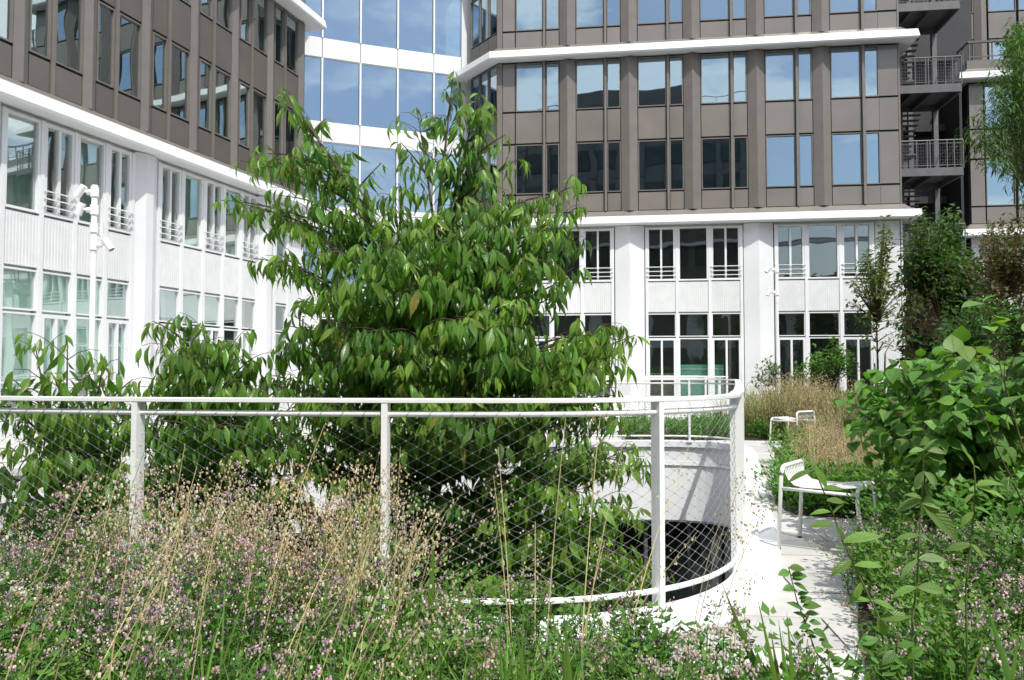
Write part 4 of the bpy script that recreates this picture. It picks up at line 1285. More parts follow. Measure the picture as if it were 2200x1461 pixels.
PINK, MAUVE, TAN, CREAM, STRAW = np.array([0.54, 0.38, 0.46]), np.array([0.32, 0.20, 0.27]), np.array([0.33, 0.25, 0.15]), np.array([0.55, 0.50, 0.38]), np.array([0.60, 0.50, 0.28])
def oregano(h, stems=7, heads=1.0, tanish=0.4, lv=G1, lv2=G2, leafy=1.0):
    V, F, C = [], [], []
    for s in range(stems):
        b = np.array([rnd.uniform(-.07, .07), rnd.uniform(-.07, .07), 0])
        lean = rdir(0, 0) * rnd.uniform(0.02, 0.14)
        hh = h * rnd.uniform(0.72, 1.08)
        P = [b + lean*t*t + np.array([0, 0, hh*t]) for t in (0, .25, .5, .75, 1)]
        quadstrip(V, F, C, P, [0.002, 0.002, 0.0017, 0.0014, 0.001], np.array([1., 0, 0]), G1*0.9 + MAUVE*0.15)
        for t in np.arange(0.12, 0.93, 0.085 / leafy):
            p = b + lean*t*t + np.array([0, 0, hh*t])
            a = rnd.uniform(0, 6.28)
            for q in (0, math.pi):
                d = np.array([math.cos(a+q), math.sin(a+q), rnd.uniform(-.2, .6)]); d = unit(d)
                w = unit(np.cross(d, [0, 0, 1]))
                q_ = rnd.random()
                small_leaf(V, F, C, p + d*0.004, d, w, rnd.uniform(.018, .034), rnd.uniform(.012, .02), lv*(1-q_) + lv2*q_)
        if rnd.random() < heads:
            tc_ = TAN if rnd.random() < tanish else (PINK if rnd.random() < 0.7 else MAUVE)
            for u in range(rnd.randint(3, 6)):
                e = P[-1] + np.array([rnd.uniform(-.038, .038), rnd.uniform(-.038, .038), rnd.uniform(-.05, .015)])
                quadstrip(V, F, C, [P[-1] - np.array([0, 0, .05]), e], [.0008, .0008], np.array([0, 1., 0]), G1)
                for v in range(rnd.randint(4, 6)):
                    k = rnd.uniform(0.75, 1.25)
                    cc = (MAUVE if rnd.random() < 0.35 else tc_) if rnd.random() > 0.14 else CREAM*1.1
                    bead(V, F, C, e + np.array([rnd.uniform(-.011, .011), rnd.uniform(-.011, .011), rnd.uniform(-.008, .009)]), rnd.uniform(.0028, .0052), cc*k)
    return fin(V, F, C)
def leafy(h, n=60, lw=0.02, ll=0.035, c1=G1, c2=G2, spread=0.1):
    V, F, C = [], [], []
    for s in range(n):
        z = h * rnd.random() ** 0.7
        a = rnd.uniform(0, 6.28); r = spread * rnd.random() ** 0.5
        p = np.array([math.cos(a)*r, math.sin(a)*r, z])
        d = unit(np.array([math.cos(a), math.sin(a), rnd.uniform(-.3, .9)]) + rdir(-20, 60)*0.7); w = unit(np.cross(d, [0.1, 0, 1]))
        q_ = rnd.random()
        small_leaf(V, F, C, p, d, w, ll*rnd.uniform(.7, 1.2), lw*rnd.uniform(.7, 1.2), c1*(1-q_) + c2*q_)
    for s in range(5):
        a = rnd.uniform(0, 6.28)
        quadstrip(V, F, C, [np.array([0, 0, 0.]), np.array([math.cos(a)*spread*.6, math.sin(a)*spread*.6, h*.9])], [.002, .001], np.array([1., 0, 0]), G1)
    return fin(V, F, C)
def grass(h, n=26, w=0.0032, c1=G2, c2=G3, lean=0.35, flower=None, nfl=0):
    V, F, C = [], [], []
    for s in range(n):
        b = np.array([rnd.uniform(-.04, .04), rnd.uniform(-.04, .04), 0])
        d = rdir(0, 0); hh = h*rnd.uniform(.55, 1.1); l = lean*h*rnd.uniform(.2, 1.2)
        P = [b + d*l*t**2 + np.array([0, 0, hh*(t - 0.25*t**3*min(1, l/h*2))]) for t in (0, .3, .6, .85, 1)]
        wd = unit(np.cross(d, [0, 0, 1]))
        a = rnd.uniform(-1, 1); wd = unit(wd + d*a)
        q_ = rnd.random()
        quadstrip(V, F, C, P, [w, w, w*.8, w*.5, w*.15], wd, c1*(1-q_) + c2*q_)
        if s < nfl:
            top = P[-1]
            for u in range(16):
                e = top + np.array([rnd.uniform(-.05, .05), rnd.uniform(-.05, .05), rnd.uniform(-.16, .03)])
                bead(V, F, C, e, rnd.uniform(.003, .0065), flower*rnd.uniform(.7, 1.25), 0.9)
    return fin(V, F, C)
def scatter(name, tpls, pts, m, smin=0.8, smax=1.2, label=None, z=0.01):
    pts = list(pts)
    if not pts: return
    n = len(pts)
    P = np.array([(x, y, z) for x, y in pts])
    an = rng.uniform(0, 6.28, n)
    R = np.zeros((n, 3, 3)); tx, ty = rng.normal(0, .08, n), rng.normal(0, .08, n)
    R[:, 0, 0] = np.cos(an); R[:, 1, 0] = np.sin(an); R[:, 0, 1] = -np.sin(an); R[:, 1, 1] = np.cos(an)
    R[:, 0, 2] = tx; R[:, 1, 2] = ty; R[:, 2, 2] = 1
    Sc = rng.uniform(smin, smax, n)
    tint = np.tile(rng.uniform(.8, 1.2, n)[:, None], (1, 3))
    idx = rng.integers(0, len(tpls), n)
    Vs, Fs, Cs, o = [], [], [], 0
    for i, t in enumerate(tpls):
        s = idx == i
        if not s.any(): continue
        v, f, u, c = place(t, R[s], P[s], Sc[s], tint[s])
        Vs.append(v); Fs.append(f + o); Cs.append(c); o += len(v)
    ob = link(name, np_mesh(name, np.concatenate(Vs), [np.concatenate(Fs)], np.concatenate(Cs), None, m, smooth=False))
    return tag(ob, label, kind='stuff')
def near(pts, fn): return [p for p in pts if fn(*p)]

# front bed
from mathutils import noise as _mn
mathutils_noise = lambda p: _mn.noise(Vector(p))
OR = [oregano(0.58, 8, 0.85, 0.08, G1*1.3, G2*1.2, 1.35) for _ in range(5)] + [oregano(0.72, 8, 0.9, 0.75, G1*1.3, G2*1.1, 1.2) for _ in range(3)] + [oregano(0.50, 8, 0.25, 0.3, G2, G3, 1.5) for _ in range(3)]
ORg = [oregano(0.36, 6, 0.35, 0.3, G1, G3, 1.3) for _ in range(4)]
f_all = scatter_in(BED_F, 470, -3.6, 0.1, 1.15, 4.6)
_n = mathutils_noise
f_all = near(f_all, lambda x, y: _n((x*1.4, y*1.4, 3.0)) > -0.12 or rnd.random() < 0.25)
f_all = near(f_all, lambda x, y: x > -0.85*y - 0.3 and not (x > -0.75 and y > 2.9 and rnd.random() < 0.55))
f_pink = near(f_all, lambda x, y: x < -0.55 - 0.10*(y-3) and (y > 2.5 or rnd.random() < 0.4))
scatter('oregano', OR, near(f_pink, lambda x, y: True), P_small, 0.85, 1.15, 'pink and tan flowering oregano thicket along the front of the railing')
scatter('oregano', ORg, [p for p in f_all if p not in f_pink] + scatter_in(BED_F, 150, -0.8, 1.3, 1.6, 3.6), P_small, 0.75, 1.3, 'low green oregano with a few flowers beside the pale slabs in front')
LF = [leafy(0.26, 75, 0.022, 0.034, G1*1.2, G2*1.1) for _ in range(3)] + [leafy(0.36, 70, 0.02, 0.03, G2, G3*0.9) for _ in range(2)]
PLM = [grass(0.88, 16, 0.0018, STRAW*0.8, TAN, 0.35, TAN*1.5, 16), grass(0.78, 18, 0.0018, STRAW*0.7, TAN, 0.4, CREAM*0.75, 18)]
pl_pts = [(at(px_, 1100, Yp).x + rnd.uniform(-.12, .12), Yp + rnd.uniform(-.1, .1)) for px_, Yp in ((420, 3.5), (470, 3.6), (500, 3.5), (560, 3.6), (620, 3.7), (690, 3.6), (740, 3.6), (770, 3.5), (300, 3.6), (230, 3.7), (800, 3.4), (660, 3.3)) for _ in range(2)]
scatter('dry_grass', PLM, pl_pts, P_dry, 0.8, 1.12, 'tan feathery grass plumes in loose mounds against the railing')
scatter('grass', [grass(0.62, 20, 0.0045, G2*1.1, G3*1.2, 0.45) for _ in range(3)], scatter_in(BED_F, 46, -1.3, 0.5, 1.7, 2.6), P_small, 0.8, 1.15, 'long fresh green blades at the bottom left of centre')
scatter('ground_cover', LF, scatter_in(BED_F, 520, -3.6, 1.6, 1.1, 4.2), P_small, 0.8, 1.45, 'small leaved green ground cover under the flowers in front')
GR = [grass(0.42, 24, 0.003, G2, G3) for _ in range(3)]
scatter('grass', GR, scatter_in(BED_F, 60, -3.2, 0.9, 1.3, 4.0), P_small, 0.7, 1.25, 'fresh green grass blades between the oregano')
# right bed
r_near = scatter_in(BED_R, 330, 1.2, 5.2, 1.6, 6.8)
edge = [(1.50 + rnd.uniform(0, .3) + max(0, y_ - 3.2)*0.42, y_) for y_ in [rnd.uniform(2.2, 5.5) for _ in range(110)]]
r_near = near(r_near, lambda x, y: x < 0.72*y + 0.35)
LFB = [leafy(0.62, 150, 0.032, 0.055, G1*1.3, G2*1.2, 0.22) for _ in range(3)] + [leafy(0.8, 150, 0.026, 0.05, G2, G3*0.8, 0.2)]
scatter('ground_cover', LFB, near(scatter_in(BED_R, 120, 2.3, 6.0, 3.4, 6.6), lambda x, y: x < 0.74*y + 0.4), P_small, 0.7, 1.15, 'tangled mid green plants between the flowers and the broad leaved shrub')
LFR = [oregano(0.40, 7, 0.9, 0.25, G1*1.1, G2, 1.2) for _ in range(4)] + [oregano(0.34, 6, 0.45, 0.5, G2, G3, 1.2) for _ in range(3)]
scatter('oregano', LFR, r_near, P_small, 0.8, 1.2, 'pink flowering oregano filling the bed right of the walk')
scatter('ground_cover', LF, edge, P_small, 0.7, 1.3, 'low green plants spilling over the edge of the walk')
scatter('ground_cover', LF, near(scatter_in(BED_R, 620, 1.2, 6.0, 1.4, 9.0), lambda x, y: x < 0.72*y + 0.5), P_small, 0.7, 1.15, 'dense green ground cover right of the walk')
GRf = [grass(0.45, 30, 0.005, G2*0.9, G3*0.9, 0.5) for _ in range(3)]
DRY = [grass(0.75, 30, 0.0035, STRAW*0.55, STRAW*0.85, 0.3, STRAW*0.75, 20) for _ in range(2)] + [grass(0.7, 34, 0.004, G2, STRAW*0.6, 0.4, TAN, 10) for _ in range(2)]
DRYB = [grass(0.62, 30, 0.0032, STRAW*0.6, TAN, 0.6, STRAW*0.65, 26), grass(0.7, 30, 0.003, STRAW*0.8, TAN, 0.4, TAN*1.3, 24), grass(0.45, 40, 0.003, G2, STRAW*0.6, 0.7), leafy(0.35, 70, 0.02, 0.04, G2, TAN)]
LFF = [leafy(0.30, 80, 0.035, 0.055, G1*1.4, G2*1.2, 0.16) for _ in range(3)]
mid = scatter_in(BED_R, 620, 1.9, 11.0, 7.4, 18.2)
mid = near(mid, lambda x, y: x < 0.68*y)
mid += scatter_in(BED_R, 190, 2.6, 5.5, 5.6, 8.4)
scatter('ground_cover', LFF, mid, P_small, 0.8, 1.4, 'green planting beyond the patio opening and along the walk')
scatter('grass', GRf, scatter_in(BED_R, 200, -1, 8, 13.6, 18), P_small, 0.8, 1.2, 'long green grass behind the far side of the opening')
scatter('dry_grass', DRYB, near(scatter_in(BED_R, 330, 2.8, 6.6, 7.6, 13.5), lambda x, y: 0.33*y + (0.15 if y < 11 else 0.5) < x < 0.33*y + 1.7), P_dry, 0.55, 1.35, 'brown dried grass mass behind the nearest chair')
tallg = [(x + rnd.uniform(-.35, .35), y + rnd.uniform(-.35, .35)) for x, y in ((5.6, 15.6), (5.9, 15.9), (5.3, 15.5), (6.3, 16.4), (6.0, 16.6)) for _ in range(6)]
scatter('dry_grass', DRY, tallg, P_dry, 1.4, 2.0, 'tall straw coloured grass tuft behind the far chair')
scatter('grass', [grass(0.9, 34, 0.005, G2*0.8, STRAW*0.7, 0.3, STRAW*0.8, 10)], scatter_in(BED_R, 120, 4.6, 10, 15.2, 18.2), P_dry, 0.8, 1.3, 'olive green meadow grass in front of the middle wing')
scatter('grass', GRf + LFF, scatter_in(BED_R, 200, 6.8, 20, 20.6, 28), P_small, 1.3, 2.2, 'rough green planting at the foot of the middle wing')

# quaking grass: long straw stems leaning right, with nodding beads
def quaking(name, label, stems):
    V, F, C = [], [], []
    for (bx_, by, tipx, tipy, tipz, col) in stems:
        b = np.array([bx_, by, 0.0]); tp = np.array([tipx, tipy, tipz])
        mid_ = (b + tp)/2 + np.array([-(tipx-bx_)*0.12, 0, tipz*0.05])
        P = bez(b, mid_, tp, 9)
        w = np.linspace(0.0026, 0.0009, 9)
        quadstrip(V, F, C, list(P), w, np.array([1., 0, 0]), col)
        quadstrip(V, F, C, list(P), w, np.array([0, 0.7, 0.7]), col*0.85)
        for i in range(rnd.randint(12, 24)):
            t = rnd.uniform(0.74, 1.0)
            p = P[min(8, int(t*8))] * (1 - (t*8) % 1) + P[min(8, int(t*8)+1)] * ((t*8) % 1)
            e = p + rdir(-30, 30) * rnd.uniform(0.015, 0.075) * (1.3 - t) * 2.4 + np.array([0, 0, -0.01])
            quadstrip(V, F, C, [p, e], [.0005, .0005], np.array([1., 0, 0]), col*0.9)
            bead(V, F, C, e, rnd.uniform(.0034, .0058), (CREAM*0.85 if rnd.random() < .7 else TAN*1.3)*rnd.uniform(.8, 1.2), 0.85)
        # a sheath leaf
        if rnd.random() < 0.4:
            q = P[3]; d = unit(rdir(20, 60)); quadstrip(V, F, C, [q, q + d*.12, q + d*.24 - np.array([0, 0, .05])], [.002, .0025, .0003], np.array([0, 1., 0]), col*0.9)
    V = np.array(V); F = np.array(F); C = np.array(C)
    return tag(link(name, np_mesh(name, V, [F], C, None, P_dry, smooth=False)), label, kind='stuff')
stems = []
for _ in range(50):
    y = rnd.uniform(1.6, 3.2); x = rnd.uniform(-0.66, -0.08)*y
    h = rnd.uniform(0.70, 1.12) * (1 if x < -0.7 else 0.9)
    ln_ = rnd.uniform(0.06, 0.34)
    stems.append((x - 0.25, y, x - 0.25 + ln_*1.3, y + rnd.uniform(-.05, .3), h, STRAW*rnd.uniform(.75, 1.15) if rnd.random() < .8 else G3))
quaking('quaking_grass', 'straw coloured quaking grass stems leaning right across the front of the railing', stems)
stems = []
for (tx, ty, bx0) in ((1290, 890, 1235), (1345, 930, 1225), (1215, 900, 1160), (1070, 960, 1110), (1150, 1120, 1150), (1300, 1160, 1220), (1420, 1180, 1180), (1500, 1140, 1230), (1480, 960, 1310), (860, 960, 835), (1060, 1020, 1105), (1620, 1050, 1560)):
    Y = rnd.uniform(2.9, 3.5)
    t_ = at(tx, ty, Y); b_ = at(bx0, 1500, Y - 0.3)
    stems.append((b_.x, Y - 0.3, t_.x, Y, t_.z, STRAW*rnd.uniform(.8, 1.1)))
quaking('quaking_grass', 'a few loose quaking grass stems in front of the railing bend', stems)
# airy panicles hanging over the walk beside the railing post
V, F, C = [], [], []
for (x, y, Y) in ((1590, 1020, 3.0), (1600, 1080, 3.0), (1620, 1060, 3.05), (1640, 1100, 3.1), (1560, 1100, 2.95), (1575, 1150, 2.95), (1650, 1090, 3.1), (1600, 1150, 3.0), (1615, 1250, 3.0), (1545, 1280, 2.9)):
    c = at(x, y, Y)
    for _ in range(13):
        bead(V, F, C, np.array(c) + rdir(-60, 60)*rnd.uniform(.01, .075), rnd.uniform(.0028, .005), TAN*rnd.uniform(.7, 1.3), .8)
    for q in range(3):
        quadstrip(V, F, C, [np.array(c), np.array(c) + rdir(-40, 40)*.08], [.0006, .0004], np.array([1., 0, 0]), TAN)
for (x0, y0, x1, y1) in ((1600, 1020, 1470, 1461), (1650, 1090, 1500, 1461), (1560, 1090, 1470, 1461), (1615, 1250, 1600, 1461)):
    P = bez(np.array(at(x1, y1 + 60, 2.8)), np.array(at((x0+x1)/2 - 20, (y0+y1)/2 - 40, 2.9)), np.array(at(x0, y0, 3.0)), 9)
    P[0][2] = 0.0
    quadstrip(V, F, C, list(P), np.linspace(.0018, .0008, 9), np.array([1., 0, 0]), TAN*0.9)
tag(link('dry_grass', np_mesh('dry_grass', np.array(V), [np.array(F)], np.array(C), None, P_dry, smooth=False)), 'airy brown seed heads hanging over the walk by the corner post', kind='stuff')

# ------------------------------------------------------------------ shrubs and background trees
OV_T = [leaf_tpl(1, 0.76, 7, 0.22, 0.45, tip=1.5, base=0.66, quilt=0.012), leaf_tpl(1, 0.68, 7, 0.4, 0.7, tip=1.5, base=0.66, quilt=0.012), leaf_tpl(1, 0.80, 7, 0.15, 0.25, tip=1.5, base=0.64, quilt=0.012)]
SM_T = [leaf_tpl(1, 0.5, 2, 0.3, 0.4), leaf_tpl(1, 0.42, 2, 0.5, 0.6)]
NW_T = [leaf_tpl(1, 0.16, 2, 0.3, 0.4), leaf_tpl(1, 0.13, 2, 0.2, 0.8)]
def shrub(name, label, cat, base, tips, tpls, size, c1, c2, m, wood_m=None, n_parts=0, step=0.06, upness=0.3, stem_r=0.012, cluster=0.0, group=None, spread=0.6, jitter=0.0, stems=7, per=2, start=0.3, leafname='leaf'):
    root = thing(name, label, cat, base, 0.0, group)
    wood, L = MB(), Leaves()
    B = np.array(base, float)
    mains = []
    cen = np.mean(np.array(tips), axis=0)
    for i in range(stems):
        e = np.array(tips[rnd.randrange(len(tips))]); e = B + (e - B) * rnd.uniform(0.55, 0.75)
        P = bez(B + np.array([rnd.uniform(-.08, .08), rnd.uniform(-.08, .08), 0]) * (1 + 2*jitter), (B + e)/2 + np.array([0, 0, 0.15*np.linalg.norm(e - B)]) + rdir(0, 0)*0.06, e, 10)
        wood.tube([Vector(p - B) for p in P], stem_r, 5, stem_r*0.45, cap=False)
        mains += list(P[3:])
    mains = np.array(mains)
    for tp in tips:
        tp = np.array(tp, float)
        d = np.linalg.norm(mains - tp, axis=1) + np.maximum(0, mains[:, 2] - tp[2] + 0.05) * 2
        a = mains[int(np.argmin(d))]
        ln = np.linalg.norm(tp - a)
        n = max(3, int(ln / step))
        P = bez(a, (a + tp)/2 + np.array([0, 0, 0.12*ln]), tp, n)
        wood.tube([Vector(p - B) for p in P], max(0.002, stem_r*0.35), 3, stem_r*0.12, cap=False)
        for i in range(1, n):
            if i / n < start: continue
            tan = unit(P[i] - P[i-1])
            for s in range(per):
                sd = unit(np.cross(tan, rdir(-90, 90)) + 1e-5)
                dd = unit(tan*0.3 + sd*spread + np.array([0, 0, upness]) + rdir(-60, 60)*0.35)
                nm = unit(np.array([0, 0, 1.0]) + rdir(-30, 90)*0.8 + unit(P[i] - B - (cen - B)*np.array([1, 1, 0]))*0.3)
                q = rnd.random()
                off_ = rdir(-90, 90) * rnd.uniform(0, cluster) if cluster else 0
                L.add(P[i] + dd*0.008 + off_, dd, nm, size*rnd.uniform(.6, 1.15), c1*(1-q) + c2*q)
    o = link('branch', wood.mesh('branch', wood_m or M_bark, True), root)
    o['kind'] = 'stuff'
    if n_parts: emit_leaves(root, L, tpls, m, n_parts, leafname)
    else:
        v_, f_, u_, c_ = leaf_cloud(tpls, *L.arrays())
        o = link('foliage', np_mesh('foliage', v_ - B, [f_], c_, u_, m), root); o['kind'] = 'stuff'
    return root
def tips_px(poly, n, Y0, Y1):
    o = []
    xs = [p[0] for p in poly]; ys = [p[1] for p in poly]
    while len(o) < n:
        x, y = rnd.uniform(min(xs), max(xs)), rnd.uniform(min(ys), max(ys))
        if inside((x, y), poly):
            Y = rnd.uniform(Y0, Y1); p = at(x, y, Y); o.append((p.x, p.y, max(0.05, p.z)))
    return o
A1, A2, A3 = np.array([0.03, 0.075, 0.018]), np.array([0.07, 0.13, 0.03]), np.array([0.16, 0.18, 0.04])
D1, D2, D3 = np.array([0.055, 0.145, 0.022]), np.array([0.12, 0.25, 0.04]), np.array([0.20, 0.33, 0.06])
poly = [(1800, 850), (1830, 815), (1905, 785), (1990, 765), (2060, 752), (2150, 770), (2260, 740), (2300, 1080), (2080, 1100), (1960, 1060), (1880, 1030), (1840, 960)]
dog_tips = [q for q in tips_px(poly, 640, 4.9, 6.7) if not (q[0] - 0.24*q[2] < 2.35 and 4.4 < q[1] + 0.6*q[2] < 7.0)][:470]
shrub('dogwood_shrub', 'broad leaved bright green shrub with deeply veined leaves right of the walk', 'shrub', (3.9, 6.1, 0), dog_tips, OV_T, 0.125, D1*1.2, D2*1.3, P_shrub, M_bark, 300, 0.075, -0.35, 0.012, stems=14, per=2, start=0.15, spread=0.7)
pts_ = [at(2065, 740, 4.2), at(2120, 700, 4.4), at(2160, 690, 4.4), at(2190, 740, 4.3), at(2110, 650, 4.4), at(2050, 760, 4.1), at(2190, 850, 4.0), at(2210, 720, 4.1)]
shrub('dogwood_shrub', 'few tall shoots with heart shaped leaves at the right edge above the broad leaved shrub', 'shrub', (3.1, 4.5, 0), [tuple(p) for p in pts_], OV_T, 0.12, D2, D3, P_shrub, M_bark, 60, 0.11, -0.1, 0.008, stems=5, start=0.35, spread=0.8)
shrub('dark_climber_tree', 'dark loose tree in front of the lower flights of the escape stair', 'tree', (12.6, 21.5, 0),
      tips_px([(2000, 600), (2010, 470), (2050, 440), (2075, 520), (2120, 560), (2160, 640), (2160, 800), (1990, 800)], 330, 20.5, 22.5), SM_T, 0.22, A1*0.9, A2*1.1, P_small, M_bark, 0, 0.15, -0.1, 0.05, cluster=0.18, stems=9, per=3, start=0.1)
# slim tree before the right end of the middle wing
shrub('slim_tree', 'slim small tree with airy olive foliage before the right end of the white facade', 'tree', (7.35, 16.0, 0),
      tips_px([(1895, 455), (1915, 470), (1925, 560), (1935, 640), (1925, 740), (1880, 770), (1830, 690), (1815, 620), (1845, 550), (1885, 520)], 120, 15.3, 16.7), SM_T, 0.14, A1*1.4, A3*0.9, P_small, M_bark, 0, 0.14, 0.0, 0.035, cluster=0.10, stems=5, per=3, start=0.45)
# dense dark tree in the stair gap
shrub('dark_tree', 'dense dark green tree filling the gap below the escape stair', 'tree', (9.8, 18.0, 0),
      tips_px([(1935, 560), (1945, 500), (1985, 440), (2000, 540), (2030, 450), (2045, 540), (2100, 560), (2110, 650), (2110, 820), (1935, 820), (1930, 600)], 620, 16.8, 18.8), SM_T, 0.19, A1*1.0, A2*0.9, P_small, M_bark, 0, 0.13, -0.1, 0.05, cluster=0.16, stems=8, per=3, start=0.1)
shrub('purple_shrub', 'thin reddish brown shrub with bare twigs at the right edge', 'shrub', (9.6, 15.0, 0),
      tips_px([(2110, 480), (2200, 440), (2260, 500), (2260, 760), (2100, 760), (2070, 600)], 330, 13.6, 15.8), SM_T, 0.12, np.array([0.11, 0.07, 0.04]), np.array([0.07, 0.12, 0.03]), P_small, M_redtwig, 0, 0.12, 0.1, 0.03, cluster=0.10, stems=12, per=3, start=0.2)
shrub('bamboo', 'tall feathery bamboo with narrow light green leaves at the top right edge', 'bamboo', (7.4, 11.0, 0),
      tips_px([(2160, 60), (2230, 20), (2300, 300), (2280, 480), (2190, 440), (2130, 350), (2075, 350), (2065, 280), (2100, 240), (2140, 130)], 240, 10.0, 11.8), NW_T, 0.14, D1*0.55, D2*0.65, P_small, M_twig, 0, 0.07, -0.4, 0.016, cluster=0.12, stems=9, per=4, start=0.5)
shrub('leafy_shrub', 'mixed green shrub behind the broad leaved one at the right edge', 'shrub', (6.4, 10.0, 0),
      tips_px([(2000, 700), (2100, 640), (2260, 660), (2260, 820), (2000, 800)], 300, 9.2, 10.8), SM_T, 0.10, A1*1.1, D1, P_small, M_bark, 0, 0.09, 0.1, 0.02, cluster=0.06, stems=8, per=3)
shrub('leafy_shrub', 'round bright green shrub in front of the right white window bay', 'shrub', (7.5, 18.6, 0),
      tips_px([(1700, 790), (1730, 760), (1760, 745), (1790, 720), (1830, 760), (1850, 810), (1700, 820)], 90, 18.0, 19.2), SM_T, 0.15, D1, D2, P_small, M_bark, 0, 0.11, 0.2, 0.02, cluster=0.06, stems=6, per=3)
shrub('leafy_shrub', 'grey green shrub with small leaves at the foot of the white pilaster', 'shrub', (6.3, 20.0, 0),
      tips_px([(1610, 830), (1625, 790), (1650, 765), (1680, 790), (1690, 830)], 60, 19.5, 20.5), SM_T, 0.11, np.array([0.09, 0.14, 0.08]), np.array([0.14, 0.2, 0.11]), P_small, M_bark, 0, 0.10, 0.5, 0.015, stems=7, per=3)
shrub('seed_head_shrub', 'dry umbel shaped plant with thin brown stems in front of the dark tree', 'shrub', (7.0, 12.0, 0),
      tips_px([(1960, 620), (2010, 610), (2040, 680), (2020, 720), (1950, 720), (1900, 760), (1930, 660)], 60, 11.6, 12.4), SM_T, 0.04, np.array([0.16, 0.15, 0.07]), np.array([0.24, 0.2, 0.1]), P_dry, M_redtwig, 0, 0.07, 0.8, 0.014, cluster=0.03, stems=6, per=4, start=0.7)
pl_ = at(2170, 130, 34.5)
shrub('terrace_plant', 'green shrub on the roof terrace behind its railing', 'shrub', (pl_.x, 34.6, 13.95),
      tips_px([(2145, 80), (2190, 60), (2210, 130), (2150, 135)], 40, 34.2, 35), SM_T, 0.3, A1, A2, P_small, M_bark, 0, 0.2, 0.1, 0.03, cluster=0.1, stems=4, per=3)

# ------------------------------------------------------------------ single plants in front
def blade_obj(root, b, t, w, bow, col):
    b, t = np.array(b, float), np.array(t, float)
    P = bez(b, (b + t)/2 + np.array([bow, 0, 0.02]), t, 9)
    V, F, UV = [], [], []
    for i, p in enumerate(P):
        s = i / 8
        ww = w * (0.55 + 0.45*math.sin(math.pi*min(1, s*1.15))) * (1 if s < 0.6 else max(0.03, 1 - ((s-0.6)/0.4)**1.6))
        V += [p + np.array([-ww, 0.15*ww, 0]), p + np.array([0, -0.22*ww, 0]), p + np.array([ww, 0.15*ww, 0])]
        UV += [(-1, s), (0, s), (1, s)]
    for i in range(8):
        a = i*3; F += [(a, a+1, a+4, a+3), (a+1, a+2, a+5, a+4)]
    F = np.array(F)
    link('blade', np_mesh('blade', np.array(V) - np.array(root.location), [F], np.tile(col, (len(V), 1)), np.array(UV)[F], P_small), root)
IR1, IR2 = np.array([0.07, 0.17, 0.03]), np.array([0.16, 0.28, 0.04])
def iris(label, Y, blades):
    bs = []
    for (x0, x1, y1, w, bow) in blades:
        b = gnd(x0, 1461, 0.0)
        tp = at(x1, y1, Y)
        s = at(x0, 1461, Y)
        d = (tp - s).normalized()
        base = Vector((s.x - d.x/d.z*s.z, Y, 0)) if d.z > 0.2 else Vector((s.x, Y, 0))
        bs.append((base, tp, w, bow))
    c = sum((q[0] for q in bs), Vector()) / len(bs)
    root = thing('iris_plant', label, 'plant', c, 0.0, 'sword leaved plants in the front beds')
    for (b, t, w, bow) in bs:
        q = rnd.random()
        blade_obj(root, b, t, w, bow, IR1*(1-q) + IR2*q)
iris('clump of upright sword leaves on the pale slabs below the nearest chair', 2.35, [(1665, 1625, 1275, .010, 0), (1672, 1655, 1350, .012, 0), (1690, 1672, 1330, .012, 0), (1700, 1690, 1315, .012, .01), (1722, 1700, 1420, .010, 0)])
iris('single broad sword leaf standing left of the walk clump', 2.7, [(1640, 1550, 1250, .014, -.02), (1600, 1580, 1400, .010, 0)])
iris('sword leaves rising at the bottom centre of the picture', 2.05, [(1125, 1108, 1335, .014, 0), (1222, 1212, 1312, .015, 0), (1275, 1320, 1350, .013, -.01), (1180, 1200, 1400, .010, 0)])
iris('thin dark sword leaves left of the bottom centre group', 2.2, [(838, 864, 1350, .011, 0), (866, 892, 1352, .008, 0), (905, 930, 1400, .008, 0)])
iris('tall dark sword leaves before the railing left of its bend', 3.2, [(920, 932, 1120, .013, 0), (948, 960, 1240, .009, 0), (990, 985, 1240, .009, 0)])
iris('sword leaves at the bottom right corner, one bent over', 2.0, [(2045, 2038, 1410, .011, 0), (2085, 2122, 1355, .012, 0), (2150, 2095, 1235, .013, .05), (2175, 2196, 1320, .014, 0), (2030, 2025, 1430, .007, 0)])
def sapling(label, Y, pts, leaves, r=0.004, m=M_twig, tp=None, size=0.1, c1=D2*0.9, c2=D3*0.8):
    P = [Vector(at(x, y, Y + k*0.02)) for k, (x, y) in enumerate(pts)]
    P.append(Vector((P[-1].x + (P[-1].x - P[-2].x)*0.8, P[-1].y, 0.0)))
    P.reverse()
    root = thing('sapling', label, 'plant', P[0], 0.0, None)
    MB().tube([p - P[0] for p in P], r, 6, r*0.45).obj('stem', m, root, smooth=True)
    tps = tp or OVL
    for (x, y, dx, dy, ln) in leaves:
        p = at(x, y, Y); q = at(x + dx, y + dy, Y)
        d = np.array(q - p); L_ = np.linalg.norm(d) * 1.0
        d = d + np.array([0, rnd.uniform(-.5, .2)*L_, 0])
        nm = unit(np.array([rnd.uniform(-.5, .5), rnd.uniform(-1, -.2), rnd.uniform(.5, 1.2)]))
        R = frames(d[None], nm[None])[0]
        qq = rnd.random(); t = tps[rnd.randrange(len(tps))]
        me = np_mesh('leaf', t[0], [t[1]], np.tile(c1*(1-qq) + c2*qq, (len(t[0]), 1)), t[2], P_shrub)
        o = bpy.data.objects.new('leaf', me); o.parent = root
        o.matrix_basis = Matrix.Translation(p - P[0]) @ Matrix(R.tolist()).to_4x4() @ Matrix.Scale(float(np.linalg.norm(d)) * ln * rnd.uniform(0.75, 1.0), 4)
        COL.objects.link(o)
